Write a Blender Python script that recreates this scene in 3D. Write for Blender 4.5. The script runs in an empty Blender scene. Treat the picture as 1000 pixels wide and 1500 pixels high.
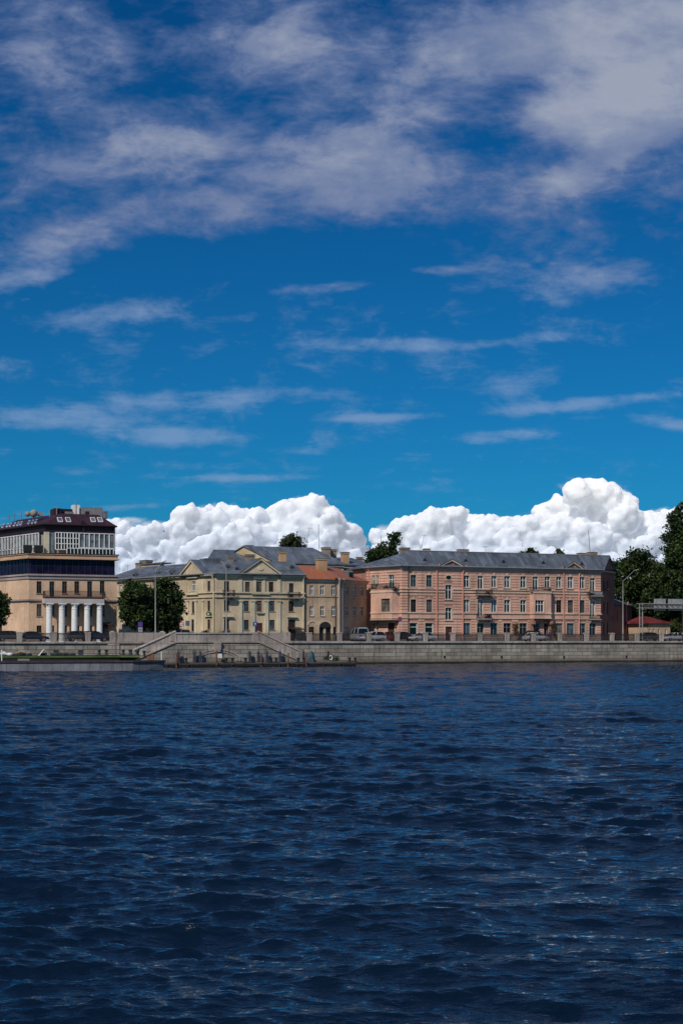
import bpy, bmesh, math, random
import numpy as np
from mathutils import Vector, Matrix, Quaternion

random.seed(7)
DENOISE = True
rng = np.random.default_rng(11)
SC = bpy.context.scene
COL = SC.collection
R = math.radians

# ---------------------------------------------------------------- camera model
F = 1000 * 50 / 24          # focal length in photo pixels
H = 3.7                     # eye above the water (m)
HY = 936.0                  # horizon row in the photo
GZ = 3.3                    # street level above the water

cam_d = bpy.data.cameras.new('camera')
cam = bpy.data.objects.new('camera', cam_d)
COL.objects.link(cam)
cam.location = (0, 0, H)
cam.rotation_euler = (R(90), 0, 0)
cam_d.sensor_fit = 'HORIZONTAL'
cam_d.sensor_width = 24
cam_d.lens = 50
cam_d.shift_y = (HY - 750) / 1000
cam_d.clip_start = 0.5
cam_d.clip_end = 30000
SC.camera = cam
SC.view_settings.view_transform = 'Standard'
SC.view_settings.look = 'None'
SC.view_settings.exposure = 0
SC.view_settings.gamma = 1
SC.render.engine = 'CYCLES'
SC.cycles.max_bounces = 6
SC.cycles.diffuse_bounces = 3
SC.cycles.glossy_bounces = 3
SC.cycles.sample_clamp_direct = 1.4; SC.cycles.sample_clamp_indirect = 2.0
SC.cycles.caustics_reflective = False
SC.cycles.caustics_refractive = False
SC.cycles.use_denoising = DENOISE
try:
    SC.cycles.denoiser = 'OPENIMAGEDENOISE'; SC.cycles.denoising_prefilter = 'ACCURATE'
except Exception: pass

# ---------------------------------------------------------------- frames
class Fr:
    """A vertical plane: origin, direction to the right, d = distance behind the plane."""
    def __init__(s, P, ang):
        s.P = P; s.ang = ang
        s.dx, s.dy = math.cos(ang), math.sin(ang)
        s.nx, s.ny = -s.dy, s.dx
    def hit(s, px, d=0.0):
        k = (px - 500) / F
        return (k * (s.P[1] + d * s.ny) - s.P[0] - d * s.nx) / (s.dx - k * s.dy)
    def pt(s, t, d=0.0):
        return (s.P[0] + t * s.dx + d * s.nx, s.P[1] + t * s.dy + d * s.ny)
    def z(s, px, py, d=0.0):
        return H + (HY - py) / F * s.pt(s.hit(px, d), d)[1]
    def w(s, t, d, z):
        x, y = s.pt(t, d)
        return (x, y, z)
    def at(s, px, d):       # a new frame of the same direction through the ray px at depth d
        return Fr(s.pt(s.hit(px, d), d), s.ang)

TH = R(22.6)
QF = Fr((4.0, 209.0), TH)   # front face of the quay wall
LA, RA = R(-51.5), R(61)    # directions of walls that run back to the left / to the right

# ---------------------------------------------------------------- objects
def tag(o, label=None, cat=None, group=None, kind=None):
    if label: o['label'] = label
    if cat: o['category'] = cat
    if group: o['group'] = group
    if kind: o['kind'] = kind
    return o

def empty(name, loc=(0, 0, 0), rz=0.0, label=None, cat=None, group=None):
    o = bpy.data.objects.new(name, None)
    o.empty_display_size = 0.5
    COL.objects.link(o)
    o.location = loc
    o.rotation_euler = (0, 0, rz)
    return tag(o, label, cat, group)

def rmat(root):
    m = Matrix.Identity(4)
    chain = []
    o = root
    while o is not None:
        chain.append(Matrix.Translation(o.location) @ o.rotation_euler.to_matrix().to_4x4())
        o = o.parent
    for c in reversed(chain):
        m = m @ c
    return m

def copy_tree(o, parent=None):
    c = o.copy()
    COL.objects.link(c)
    c.parent = parent
    for ch in list(o.children):
        copy_tree(ch, c)
    return c

class MB:
    def __init__(s):
        s.v = []; s.f = []
    def poly(s, pts):
        b = len(s.v)
        s.v += [tuple(p) for p in pts]
        s.f.append(tuple(range(b, b + len(pts))))
    def hexa(s, p):         # 8 points: bottom ring then top ring
        b = len(s.v)
        s.v += [tuple(q) for q in p]
        for q in ((3, 2, 1, 0), (4, 5, 6, 7), (0, 1, 5, 4), (1, 2, 6, 5), (2, 3, 7, 6), (3, 0, 4, 7)):
            s.f.append(tuple(b + i for i in q))
    def box(s, fr, s0, s1, d0, d1, z0, z1):
        if s1 < s0: s0, s1 = s1, s0
        if d1 < d0: d0, d1 = d1, d0
        if z1 < z0: z0, z1 = z1, z0
        q = [(s0, d0), (s1, d0), (s1, d1), (s0, d1)]
        s.hexa([fr.w(a, b, z0) for a, b in q] + [fr.w(a, b, z1) for a, b in q])
    def prism(s, fr, pts, d0, d1):   # polygon in (s, z), extruded in depth
        b = len(s.v); n = len(pts)
        s.v += [fr.w(a, d0, z) for a, z in pts] + [fr.w(a, d1, z) for a, z in pts]
        s.f.append(tuple(range(b, b + n)))
        s.f.append(tuple(reversed(range(b + n, b + 2 * n))))
        for i in range(n):
            j = (i + 1) % n
            s.f.append((b + i, b + n + i, b + n + j, b + j))
    def column(s, plan, z0, z1):     # vertical prism over a plan polygon of world points
        b = len(s.v); n = len(plan)
        s.v += [(x, y, z0) for x, y in plan] + [(x, y, z1) for x, y in plan]
        s.f.append(tuple(reversed(range(b, b + n))))
        s.f.append(tuple(range(b + n, b + 2 * n)))
        for i in range(n):
            j = (i + 1) % n
            s.f.append((b + i, b + j, b + n + j, b + n + i))
    def slab(s, top, th):            # a roof sheet: polygon and its copy th lower
        n = len(top); b = len(s.v)
        s.v += [tuple(p) for p in top] + [(p[0], p[1], p[2] - th) for p in top]
        s.f.append(tuple(range(b, b + n)))
        s.f.append(tuple(reversed(range(b + n, b + 2 * n))))
        for i in range(n):
            j = (i + 1) % n
            s.f.append((b + i, b + n + i, b + n + j, b + j))
    def tube(s, path, rad, n=8):
        path = [Vector(p) for p in path]
        if not hasattr(rad, '__len__'): rad = [rad] * len(path)
        b = len(s.v)
        prev = None
        for i, p in enumerate(path):
            if i == 0: t = path[1] - p
            elif i == len(path) - 1: t = p - path[i - 1]
            else: t = (path[i + 1] - p).normalized() + (p - path[i - 1]).normalized()
            t.normalize()
            if prev is None:
                a = Vector((0, 0, 1)) if abs(t.z) < .9 else Vector((1, 0, 0))
                nrm = t.cross(a).normalized()
            else:
                nrm = (prev - t * prev.dot(t)).normalized()
            prev = nrm
            bi = t.cross(nrm)
            for k in range(n):
                a = 2 * math.pi * k / n
                s.v.append(tuple(p + (nrm * math.cos(a) + bi * math.sin(a)) * rad[i]))
        m = len(path)
        for i in range(m - 1):
            for k in range(n):
                k2 = (k + 1) % n
                s.f.append((b + i * n + k, b + i * n + k2, b + (i + 1) * n + k2, b + (i + 1) * n + k))
        s.f.append(tuple(b + k for k in reversed(range(n))))
        s.f.append(tuple(b + (m - 1) * n + k for k in range(n)))
    def lathe(s, c, prof, n=16, axis=None):   # prof: (radius, height)
        b = len(s.v)
        c = Vector(c)
        q = Quaternion() if axis is None else Vector((0, 0, 1)).rotation_difference(Vector(axis))
        for r, h in prof:
            for k in range(n):
                a = 2 * math.pi * k / n
                s.v.append(tuple(c + q @ Vector((r * math.cos(a), r * math.sin(a), h))))
        m = len(prof)
        for i in range(m - 1):
            for k in range(n):
                k2 = (k + 1) % n
                s.f.append((b + i * n + k, b + i * n + k2, b + (i + 1) * n + k2, b + (i + 1) * n + k))
        s.f.append(tuple(b + k for k in reversed(range(n))))
        s.f.append(tuple(b + (m - 1) * n + k for k in range(n)))
    def ball(s, c, r, sx=1, sy=1, sz=1, n=10):
        prof = []
        b = len(s.v)
        m = n // 2 + 1
        for i in range(m + 1):
            a = math.pi * i / m
            for k in range(n):
                p = 2 * math.pi * k / n
                s.v.append((c[0] + r * sx * math.sin(a) * math.cos(p), c[1] + r * sy * math.sin(a) * math.sin(p), c[2] - r * sz * math.cos(a)))
        for i in range(m):
            for k in range(n):
                k2 = (k + 1) % n
                s.f.append((b + i * n + k, b + i * n + k2, b + (i + 1) * n + k2, b + (i + 1) * n + k))
    def build(s, name, mat, root=None, smooth=False, label=None, bevel=0.0):
        me = bpy.data.meshes.new(name)
        v = s.v
        if root is not None:
            mi = rmat(root).inverted()
            v = [tuple(mi @ Vector(p)) for p in v]
        me.from_pydata(v, [], s.f)
        bm = bmesh.new(); bm.from_mesh(me)
        bmesh.ops.remove_doubles(bm, verts=bm.verts, dist=1e-5)
        bmesh.ops.recalc_face_normals(bm, faces=bm.faces)
        if bevel:
            bmesh.ops.bevel(bm, geom=[e for e in bm.edges if len(e.link_faces) == 2 and e.calc_face_angle(0) > .5],
                            offset=bevel, segments=1, affect='EDGES', clamp_overlap=True)
        bm.to_mesh(me); bm.free()
        if smooth:
            me.polygons.foreach_set('use_smooth', [True] * len(me.polygons))
            try: me.set_sharp_from_angle(angle=R(40))
            except Exception: pass
        me.materials.append(mat)
        o = bpy.data.objects.new(name, me)
        COL.objects.link(o)
        o.parent = root
        if label: o['label'] = label
        return o

# ---------------------------------------------------------------- materials
class NT:
    def __init__(s, nt):
        s.nt = nt; s.n = nt.nodes; s.l = nt.links
    def node(s, t, **k):
        o = s.n.new(t)
        for a, b in k.items(): setattr(o, a, b)
        return o
    def put(s, sock, v):
        if hasattr(v, 'is_output'): s.l.new(v, sock)
        elif hasattr(v, '__len__') and sock.type == 'RGBA' and len(v) == 3: sock.default_value = (*v, 1)
        else: sock.default_value = v
    def math(s, op, a, b=0.0, c=0.0, clamp=False):
        o = s.node('ShaderNodeMath', operation=op); o.use_clamp = clamp
        for i, v in enumerate((a, b, c)):
            if i < len(o.inputs): s.put(o.inputs[i], v)
        return o.outputs[0]
    def vmath(s, op, a, b=(0, 0, 0), scale=None):
        o = s.node('ShaderNodeVectorMath', operation=op)
        s.put(o.inputs[0], a); s.put(o.inputs[1], b)
        if scale is not None: s.put(o.inputs['Scale'], scale)
        return o.outputs['Value'] if op in ('LENGTH', 'DOT_PRODUCT') else o.outputs[0]
    def mix(s, f, a, b, mode='MIX'):
        o = s.node('ShaderNodeMix', data_type='RGBA', blend_type=mode)
        s.put(o.inputs[0], f); s.put(o.inputs[6], a); s.put(o.inputs[7], b)
        return o.outputs[2]
    def ramp(s, f, a, b, lo=0.0, hi=1.0, smooth=True):
        o = s.node('ShaderNodeMapRange')
        o.interpolation_type = 'SMOOTHSTEP' if smooth else 'LINEAR'
        s.put(o.inputs[0], f)
        for i, v in zip((1, 2, 3, 4), (a, b, lo, hi)): s.put(o.inputs[i], v)
        return o.outputs[0]
    def noise(s, vec, scale, detail=4, rough=.55, dist=0.0, out=0):
        o = s.node('ShaderNodeTexNoise')
        if vec is not None: s.put(o.inputs['Vector'], vec)
        o.inputs['Scale'].default_value = scale
        o.inputs['Detail'].default_value = detail
        o.inputs['Roughness'].default_value = rough
        o.inputs['Distortion'].default_value = dist
        return o.outputs[out]
    def comb(s, x, y, z):
        o = s.node('ShaderNodeCombineXYZ')
        for i, v in enumerate((x, y, z)): s.put(o.inputs[i], v)
        return o.outputs[0]
    def sep(s, v):
        o = s.node('ShaderNodeSeparateXYZ'); s.put(o.inputs[0], v)
        return o.outputs

MATS = {}
def base_mat(name):
    m = bpy.data.materials.new(name); m.use_nodes = True
    t = NT(m.node_tree)
    b = t.n['Principled BSDF']
    return m, t, b

def bump(t, b, h, strength=.3, dist=.05):
    o = t.node('ShaderNodeBump')
    o.inputs['Strength'].default_value = strength
    o.inputs['Distance'].default_value = dist
    t.put(o.inputs['Height'], h)
    t.l.new(o.outputs[0], b.inputs['Normal'])

def plain(name, col, rough=.6, metal=0.0, vary=.18, scale=2.0, spec=.4):
    if name in MATS: return MATS[name]
    m, t, b = base_mat(name)
    tc = t.node('ShaderNodeTexCoord').outputs['Object']
    n = t.noise(tc, scale, 4)
    f = t.ramp(n, .3, .7, 1 - vary, 1 + vary)
    c = t.mix(1.0, (*col, 1), t.comb(f, f, f), 'MULTIPLY')
    t.l.new(c, b.inputs['Base Color'])
    b.inputs['Roughness'].default_value = rough
    b.inputs['Metallic'].default_value = metal
    b.inputs['Specular IOR Level'].default_value = spec
    MATS[name] = m
    return m

def stucco(name, col, dirt=(.09, .07, .055), amount=.45, base_dirt=.5):
    m, t, b = base_mat(name)
    tc = t.node('ShaderNodeTexCoord').outputs['Object']
    big = t.noise(tc, .22, 5, .6)
    fine = t.noise(tc, 3.0, 5, .6)
    x, y, z = t.sep(tc)
    streak = t.noise(t.comb(t.math('MULTIPLY', x, 2.2), t.math('MULTIPLY', y, 2.2), t.math('MULTIPLY', z, .16)), 1.0, 4, .6)
    f = t.ramp(big, .3, .72, .76, 1.17)
    f2 = t.ramp(fine, .25, .75, .9, 1.08)
    f = t.math('MULTIPLY', f, f2)
    c = t.mix(1.0, (*col, 1), t.comb(f, f, t.math('MULTIPLY', f, .985)), 'MULTIPLY')
    sd = t.ramp(streak, .52, .78, 0, amount)
    low = t.ramp(z, 0.0, 2.2, base_dirt, 0)
    low = t.math('MULTIPLY', low, t.ramp(fine, .3, .65, .3, 1))
    d = t.math('ADD', sd, low, clamp=True)
    c = t.mix(d, c, (*dirt, 1))
    t.l.new(c, b.inputs['Base Color'])
    b.inputs['Roughness'].default_value = .9
    b.inputs['Specular IOR Level'].default_value = .15
    bump(t, b, fine, .25, .02)
    return m

def metal_roof(name, col, rust=(.2, .07, .03), rust_amt=0.0, seam=0.6):
    m, t, b = base_mat(name)
    tc = t.node('ShaderNodeTexCoord').outputs['Object']
    x, y, z = t.sep(tc)
    w = t.math('FRACT', t.math('DIVIDE', x, seam))
    line = t.math('GREATER_THAN', w, .88)
    panel = t.noise(t.comb(t.math('FLOOR', t.math('DIVIDE', x, seam)), t.math('FLOOR', t.math('DIVIDE', y, 1.6)), 0), 3.7, 0)
    big = t.noise(tc, .35, 5, .65)
    run = t.noise(t.comb(t.math('MULTIPLY', x, 1.6), t.math('MULTIPLY', y, .35), 0), 1.0, 4, .65)
    f = t.math('MULTIPLY', t.ramp(panel, .3, .7, .72, 1.28), t.ramp(big, .3, .7, .8, 1.2))
    f = t.math('MULTIPLY', f, t.math('SUBTRACT', 1.0, t.math('MULTIPLY', line, .5)))
    c = t.mix(1.0, (*col, 1), t.comb(f, f, f), 'MULTIPLY')
    rr = t.ramp(run, .62 - rust_amt * .5, .80 - rust_amt * .5, 0, min(1, .35 + rust_amt))
    c = t.mix(rr, c, (*rust, 1))
    t.l.new(c, b.inputs['Base Color'])
    b.inputs['Roughness'].default_value = .5
    b.inputs['Specular IOR Level'].default_value = .45
    bump(t, b, line, .4, .04)
    return m

def granite(name, col, bw=1.7, bh=.56, wall=True):
    m, t, b = base_mat(name)
    tc = t.node('ShaderNodeTexCoord').outputs['Object']
    x, y, z = t.sep(tc)
    br = t.node('ShaderNodeTexBrick')
    t.put(br.inputs['Vector'], t.comb(x, z, 0))
    br.inputs['Color1'].default_value = (.72, .72, .72, 1)
    br.inputs['Color2'].default_value = (1.18, 1.17, 1.14, 1)
    br.inputs['Mortar'].default_value = (.26, .25, .24, 1)
    br.inputs['Scale'].default_value = 1
    br.inputs['Mortar Size'].default_value = .028
    br.inputs['Bias'].default_value = -.1
    br.inputs['Brick Width'].default_value = bw
    br.inputs['Row Height'].default_value = bh
    fine = t.noise(tc, 6, 6, .7)
    big = t.noise(tc, .35, 5, .6)
    f = t.math('MULTIPLY', t.ramp(fine, .25, .75, .78, 1.22), t.ramp(big, .3, .7, .78, 1.2))
    c = t.mix(1.0, (*col, 1), t.comb(f, f, f), 'MULTIPLY')
    c = t.mix(1.0 if wall else .6, c, br.outputs['Color'], 'MULTIPLY')
    streak = t.noise(t.comb(t.math('MULTIPLY', x, 1.9), y, t.math('MULTIPLY', z, .25)), 1.0, 5, .65)
    c = t.mix(t.ramp(streak, .5, .72, 0, .6), c, (.045, .042, .04, 1))
    pale = t.noise(t.comb(t.math('MULTIPLY', x, .8), y, t.math('MULTIPLY', z, 1.5)), 1.1, 6, .75)
    c = t.mix(t.ramp(pale, .62, .75, 0, .5), c, (.42, .41, .39, 1))
    if wall:
        zz = t.math('ADD', z, t.math('MULTIPLY', t.math('SUBTRACT', fine, .5), .5))
        brown = t.ramp(zz, .2, 1.25, .5, 0)
        c = t.mix(brown, c, (.14, .10, .06, 1))
        algae = t.ramp(zz, .12, .5, .95, 0)
        c = t.mix(algae, c, (.012, .012, .009, 1))
    t.l.new(c, b.inputs['Base Color'])
    b.inputs['Roughness'].default_value = .85
    b.inputs['Specular IOR Level'].default_value = .2
    bump(t, b, t.math('ADD', fine, t.math('MULTIPLY', br.outputs['Fac'], -1.5)), .5, .03)
    return m

def glass(name, col, rough=.06, spec=.5, vary=.5):
    m, t, b = base_mat(name)
    tc = t.node('ShaderNodeTexCoord').outputs['Object']
    n = t.noise(tc, .9, 3, .6)
    f = t.ramp(n, .35, .65, 1 - vary, 1 + vary)
    t.l.new(t.mix(1.0, (*col, 1), t.comb(f, f, f), 'MULTIPLY'), b.inputs['Base Color'])
    b.inputs['Roughness'].default_value = rough
    b.inputs['Specular IOR Level'].default_value = spec
    bump(t, b, n, .04, .3)
    return m

def leaf_mat(name, dark, light):
    m, t, b = base_mat(name)
    tc = t.node('ShaderNodeTexCoord').outputs['Object']
    n = t.noise(tc, .55, 3, .6)
    n2 = t.noise(tc, 5.0, 2, .6)
    f = t.math('ADD', t.math('MULTIPLY', n, .6), t.math('MULTIPLY', n2, .4))
    t.l.new(t.mix(t.ramp(f, .36, .64), (*dark, 1), (*light, 1)), b.inputs['Base Color'])
    b.inputs['Roughness'].default_value = .55
    b.inputs['Specular IOR Level'].default_value = .3
    return m

M = {}
M['pink'] = stucco('pink_stucco', (.69, .415, .315), amount=.6)
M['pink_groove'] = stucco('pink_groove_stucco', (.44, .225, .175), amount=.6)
M['pink_trim'] = stucco('pale_trim_stucco', (.64, .48, .37), amount=.3)
M['pink_dark'] = stucco('rose_shaded_stucco', (.33, .16, .125))  # pink darkened for the shaded end wall; also the annex's rose
M['cream'] = stucco('cream_stucco', (.58, .465, .32), amount=.6)
M['cream_trim'] = stucco('cream_trim_stucco', (.62, .56, .41), amount=.3)
M['beige'] = stucco('beige_stucco', (.52, .375, .255), amount=.6)
M['beige_dark'] = stucco('brown_shaded_beige_stucco', (.50, .35, .24), amount=.6)  # beige darkened for the side wall's shade; also the pavilion's own brown
M['beige_trim'] = stucco('beige_trim_stucco', (.56, .46, .34), amount=.3)
M['apricot'] = stucco('apricot_stucco', (.70, .475, .32), amount=.3, base_dirt=.15)
M['band_grey'] = stucco('grey_band', (.36, .30, .28), amount=.2, base_dirt=0)
M['portico'] = stucco('portico_white', (.58, .53, .50), amount=.2, base_dirt=0)
M['tan_band'] = stucco('tan_band', (.50, .33, .22), amount=.2, base_dirt=0)
M['yellow_wall'] = stucco('yellow_wall', (.52, .40, .235), amount=.5)
M['grey_wall'] = stucco('grey_wall', (.30, .28, .26), amount=.5)
M['chimney'] = stucco('chimney_plaster', (.46, .30, .17), amount=.6, base_dirt=0)
M['chimney_grey'] = stucco('grey_chimney_plaster', (.30, .25, .21), amount=.6, base_dirt=0)
M['roof'] = metal_roof('grey_metal_roof', (.10, .118, .145), (.08, .06, .05), .05)
M['roof_b'] = metal_roof('blue_grey_metal_roof', (.112, .132, .158), (.13, .095, .075), .1)
M['roof_rust'] = metal_roof('rusty_metal_roof', (.17, .15, .14), (.37, .105, .035), .57)
M['roof_maroon'] = metal_roof('maroon_metal_roof', (.04, .012, .014), (.03, .012, .012), .05, .9)
M['roof_red'] = metal_roof('red_metal_roof', (.15, .028, .03), (.18, .04, .04), .05, .5)
M['maroon'] = plain('maroon_cladding', (.026, .009, .011), .5)
M['wall_granite'] = granite('quay_granite', (.36, .325, .275))
M['granite_plain'] = granite('dressed_granite', (.40, .345, .305), 2.4, 3.0, wall=False)
M['granite_pale'] = granite('pale_cap_granite', (.50, .445, .40), 2.4, 3.0, wall=False)
M['asphalt'] = plain('asphalt', (.05, .05, .052), .9, vary=.25, scale=.6, spec=.1)
M['paving'] = plain('paving', (.22, .21, .20), .9, vary=.2, scale=1.5, spec=.1)
M['earth'] = plain('earth', (.10, .09, .06), .95, vary=.3, scale=.05, spec=.05)
M['white_frame'] = plain('white_frame', (.80, .79, .76), .5, vary=.1)
M['brown_frame'] = plain('brown_frame', (.085, .045, .03), .6)
M['door_brown'] = plain('brown_door', (.09, .03, .022), .5)
M['door_dark'] = plain('dark_door', (.03, .02, .018), .5)
M['iron'] = plain('dark_iron', (.022, .017, .018), .5)
M['iron_grey'] = plain('grey_steel', (.22, .22, .22), .45, vary=.15)
M['steel_pale'] = plain('pale_steel', (.27, .265, .25), .5, vary=.15)
M['pipe_pink'] = plain('pink_pipe', (.60, .25, .19), .5, vary=.1)
M['pipe_cream'] = plain('cream_pipe', (.55, .49, .34), .5, vary=.1)
M['pipe_grey'] = plain('grey_pipe', (.45, .40, .36), .5, vary=.1)
M['white'] = plain('white_paint', (.78, .77, .74), .6, vary=.07)
M['black'] = plain('black_rubber', (.012, .012, .012), .7)
M['glass_dark'] = glass('dark_glass', (.008, .009, .011))
M['glass_reflect'] = glass('blue_reflection_glass', (.012, .035, .05))  # blue sky reflection put into the pane colour
M['glass_sky'] = glass('sky_lit_glass', (.05, .08, .11), .05, .7)  # paler pane colour stands in for brighter reflected sky
M['glass_curtain'] = glass('curtained_glass', (.12, .115, .10))
M['glass_band'] = glass('navy_glass', (.012, .008, .032), .05, .12)
M['glass_terrace'] = glass('terrace_glass', (.15, .165, .175), .08, .45)
M['bark'] = plain('bark', (.055, .042, .03), .9, vary=.3, scale=4, spec=.1)
M['leaf'] = leaf_mat('leaf_dark', (.006, .015, .005), (.052, .088, .018))
M['leaf_b'] = leaf_mat('leaf_mid', (.012, .026, .008), (.05, .08, .018))
M['leaf_c'] = leaf_mat('leaf_olive', (.022, .032, .012), (.07, .085, .03))
# ---------------------------------------------------------------- tuning
SUN_E = 3.2
SKY_STR = 0.10
SKY_TINT = (.035, .385, .65)
ZEN = (.35, .74, .86)
HOR = (1.0, .95, .97)
CL_D = (1.15, 1.75, 3.5)
CL_L = (3.7, 4.05, 5.0)
CL_A = .88
CL_LOW = (2.3, 3.5, 5.6)
WATER_COL = (.0018, .008, .020, 1)
WATER_TINT = (.84, .89, .92, 1)
WATER_K = 1.02
WATER_ROUGH = .07
WATER_SPEC = .5
CLOUD_EMIT = .25
BLOBS = [   # photo px, py, radius x, radius y, amount, tilt
    (895, 158, 200, 78, 0.58, 4),
    (960, 50, 270, 120, 0.5, 0),
    (700, 60, 260, 90, 0.221, 0),
    (420, 60, 200, 90, 0.182, 0),
    (100, 70, 170, 90, 0.182, -20),
    (520, 190, 260, 110, 0.221, 12),
    (160, 240, 260, 60, 0.221, 10),
    (400, 295, 280, 70, 0.26, 6),
    (130, 340, 200, 60, 0.221, 18),
    (700, 280, 300, 80, 0.195, -5),
    (860, 250, 120, 40, 0.195, 20),
    (30, 410, 90, 22.5, 0.234, 10),
    (880, 410, 170, 41.2, 0.26, 6),
    (490, 420, 110, 13.5, 0.195, 4),
    (640, 395, 100, 10.5, 0.195, 0),
    (160, 460, 160, 30.0, 0.156, 8),
    (560, 505, 170, 16.5, 0.208, 0),
    (760, 498, 110, 15.0, 0.195, 4),
    (270, 585, 330, 22.5, 0.26, 2),
    (70, 615, 190, 25.5, 0.234, 2),
    (270, 640, 170, 22.5, 0.234, 0),
    (560, 612, 120, 10.5, 0.195, 2),
    (840, 592, 240, 15.0, 0.234, 6),
    (720, 640, 160, 16.5, 0.208, 2),
    (980, 620, 120, 15.0, 0.208, -4),
    (370, 700, 150, 9.0, 0.182, 0),
    (60, 685, 120, 12.0, 0.169, -6),
    (200, 742, 100, 7.5, 0.182, 3),
    (200, 30, 120, 60, -0.1, 0),
    (260, 110, 150, 50, -0.14, 0),
    (430, 380, 300, 40, -0.12, 0),
]
FRINGE = [
    (610, 772, 90, 24, .8, 8), (700, 764, 90, 18, .7, -4), (770, 764, 60, 16, .7, 0), (960, 756, 60, 18, .8, 0), (230, 776, 70, 18, .8, 8), (310, 748, 70, 18, .7, 6),
    (390, 752, 60, 16, .7, 0), (508, 776, 26, 22, .9, -30), (560, 790, 26, 26, .8, 30), (190, 765, 60, 14, .7, 0), (800, 760, 50, 30, .7, 40), (905, 722, 40, 22, .6, -30), (450, 734, 50, 18, .6, 0), (850, 714, 50, 18, .6, 0),
]
# ---------------------------------------------------------------- facade tools
def wall(mb, fr, s0, s1, z0, z1, opens=(), reveal=.24):
    def uniq(a, lo, hi):
        a = sorted(x for x in a if lo <= x <= hi); o = []
        for x in a:
            if not o or x - o[-1] > 1e-3: o.append(x)
        return o
    op = [(max(a, s0 + .01), min(b, s1 - .01), max(c, z0 + .0), min(d, z1 - .01)) for a, b, c, d in opens]
    S = uniq([s0, s1] + [x for o in op for x in o[:2]], s0, s1)
    Z = uniq([z0, z1] + [x for o in op for x in o[2:]], z0, z1)
    for i in range(len(S) - 1):
        for j in range(len(Z) - 1):
            cs, cz = (S[i] + S[i + 1]) / 2, (Z[j] + Z[j + 1]) / 2
            if any(a < cs < b and c < cz < d for a, b, c, d in op): continue
            mb.poly([fr.w(S[i], 0, Z[j]), fr.w(S[i + 1], 0, Z[j]), fr.w(S[i + 1], 0, Z[j + 1]), fr.w(S[i], 0, Z[j + 1])])
    for a, b, c, d in op:
        q = [(a, c), (b, c), (b, d), (a, d)]
        for k in range(4):
            (sa, za), (sb, zb) = q[k], q[(k + 1) % 4]
            mb.poly([fr.w(sa, 0, za), fr.w(sa, reveal, za), fr.w(sb, reveal, zb), fr.w(sb, 0, zb)])

def bands(mb, fr, s0, s1, z0, z1, opens, pitch=.46, gap=.11, d=.055, mar=.2):
    z = z0
    while z + pitch - gap < z1:
        a, b = z, z + pitch - gap
        cuts = sorted((o[0] - mar, o[1] + mar) for o in opens if o[2] - .1 < b and o[3] + .25 > a)
        s = s0
        for c0, c1 in cuts + [(s1, s1 + 1)]:
            if c0 - s > .12: mb.box(fr, s, min(c0, s1), -d, .02, a, b)
            s = max(s, c1)
        z += pitch

def window(root, fr, opens, px0, px1, py0, py1, frame='white_frame', pane='glass_dark', trim=None,
           mull=1, trans=.66, key=False, name='window', sill=True):
    pm = (px0 + px1) / 2
    s0, s1 = fr.hit(px0), fr.hit(px1)
    z0, z1 = fr.z(pm, py1), fr.z(pm, py0)
    opens.append((s0, s1, z0, z1))
    t = .075
    a = MB()
    a.box(fr, s0, s0 + t, .12, .2, z0, z1); a.box(fr, s1 - t, s1, .12, .2, z0, z1)
    a.box(fr, s0 + t, s1 - t, .12, .2, z0, z0 + t); a.box(fr, s0 + t, s1 - t, .12, .2, z1 - t, z1)
    for k in range(mull):
        m = s0 + (s1 - s0) * (k + 1) / (mull + 1)
        a.box(fr, m - .045, m + .045, .122, .198, z0 + t, z1 - t)
    if trans:
        zt = z0 + (z1 - z0) * trans
        a.box(fr, s0 + t, s1 - t, .126, .194, zt - .04, zt + .04)
    f = a.build(name, M[frame], root)
    p = MB(); p.box(fr, s0 + .01, s1 - .01, .17, .23, z0 + .01, z1 - .01)
    p.build('pane', M[pane], f)
    if trim:
        g = MB()
        g.box(fr, s0 - .17, s0 - .001, -.075, .03, z0 - .05, z1 + .001)
        g.box(fr, s1 + .001, s1 + .17, -.075, .03, z0 - .05, z1 + .001)
        g.box(fr, s0 - .17, s1 + .17, -.08, .03, z1 + .001, z1 + .2)
        if key:
            m = (s0 + s1) / 2
            g.prism(fr, [(m - .13, z1 + .003), (m + .13, z1 + .003), (m + .2, z1 + .42), (m - .2, z1 + .42)], -.13, .03)
        if sill: g.box(fr, s0 - .22, s1 + .22, -.14, .03, z0 - .16, z0 - .052)
        g.build('window_trim', M[trim], f)
    elif sill:
        g = MB(); g.box(fr, s0 - .08, s1 + .08, -.1, .03, z0 - .1, z0 - .002)
        g.build('sill', M['grey_wall'], f)
    return f, (s0, s1, z0, z1)

def door(root, fr, opens, px0, px1, py0, py1, mat='door_brown', trim=None):
    pm = (px0 + px1) / 2
    s0, s1 = fr.hit(px0), fr.hit(px1)
    z0, z1 = GZ + .02, fr.z(pm, py0)
    opens.append((s0, s1, z0, z1))
    a = MB(); a.box(fr, s0 + .005, s1 - .005, .14, .22, z0, z1 - .005)
    m = (s0 + s1) / 2
    for u0, u1 in ((s0 + .12, m - .06), (m + .06, s1 - .12)):
        for q in (0.06, .52):
            zz = z0 + (z1 - z0) * q
            a.box(fr, u0, u1, .10, .145, zz, zz + (z1 - z0) * .4)
    o = a.build('door', M[mat], root)
    h = MB(); h.box(fr, m + .03, m + .055, .06, .14, z0 + .95, z0 + 1.15)
    h.build('handle', M['iron_grey'], o)
    if trim:
        g = MB()
        g.box(fr, s0 - .2, s0 - .001, -.08, .03, z0, z1); g.box(fr, s1 + .001, s1 + .2, -.08, .03, z0, z1)
        g.box(fr, s0 - .26, s1 + .26, -.1, .03, z1 + .001, z1 + .28)
        g.build('door_trim', M[trim], o)
    return o

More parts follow.
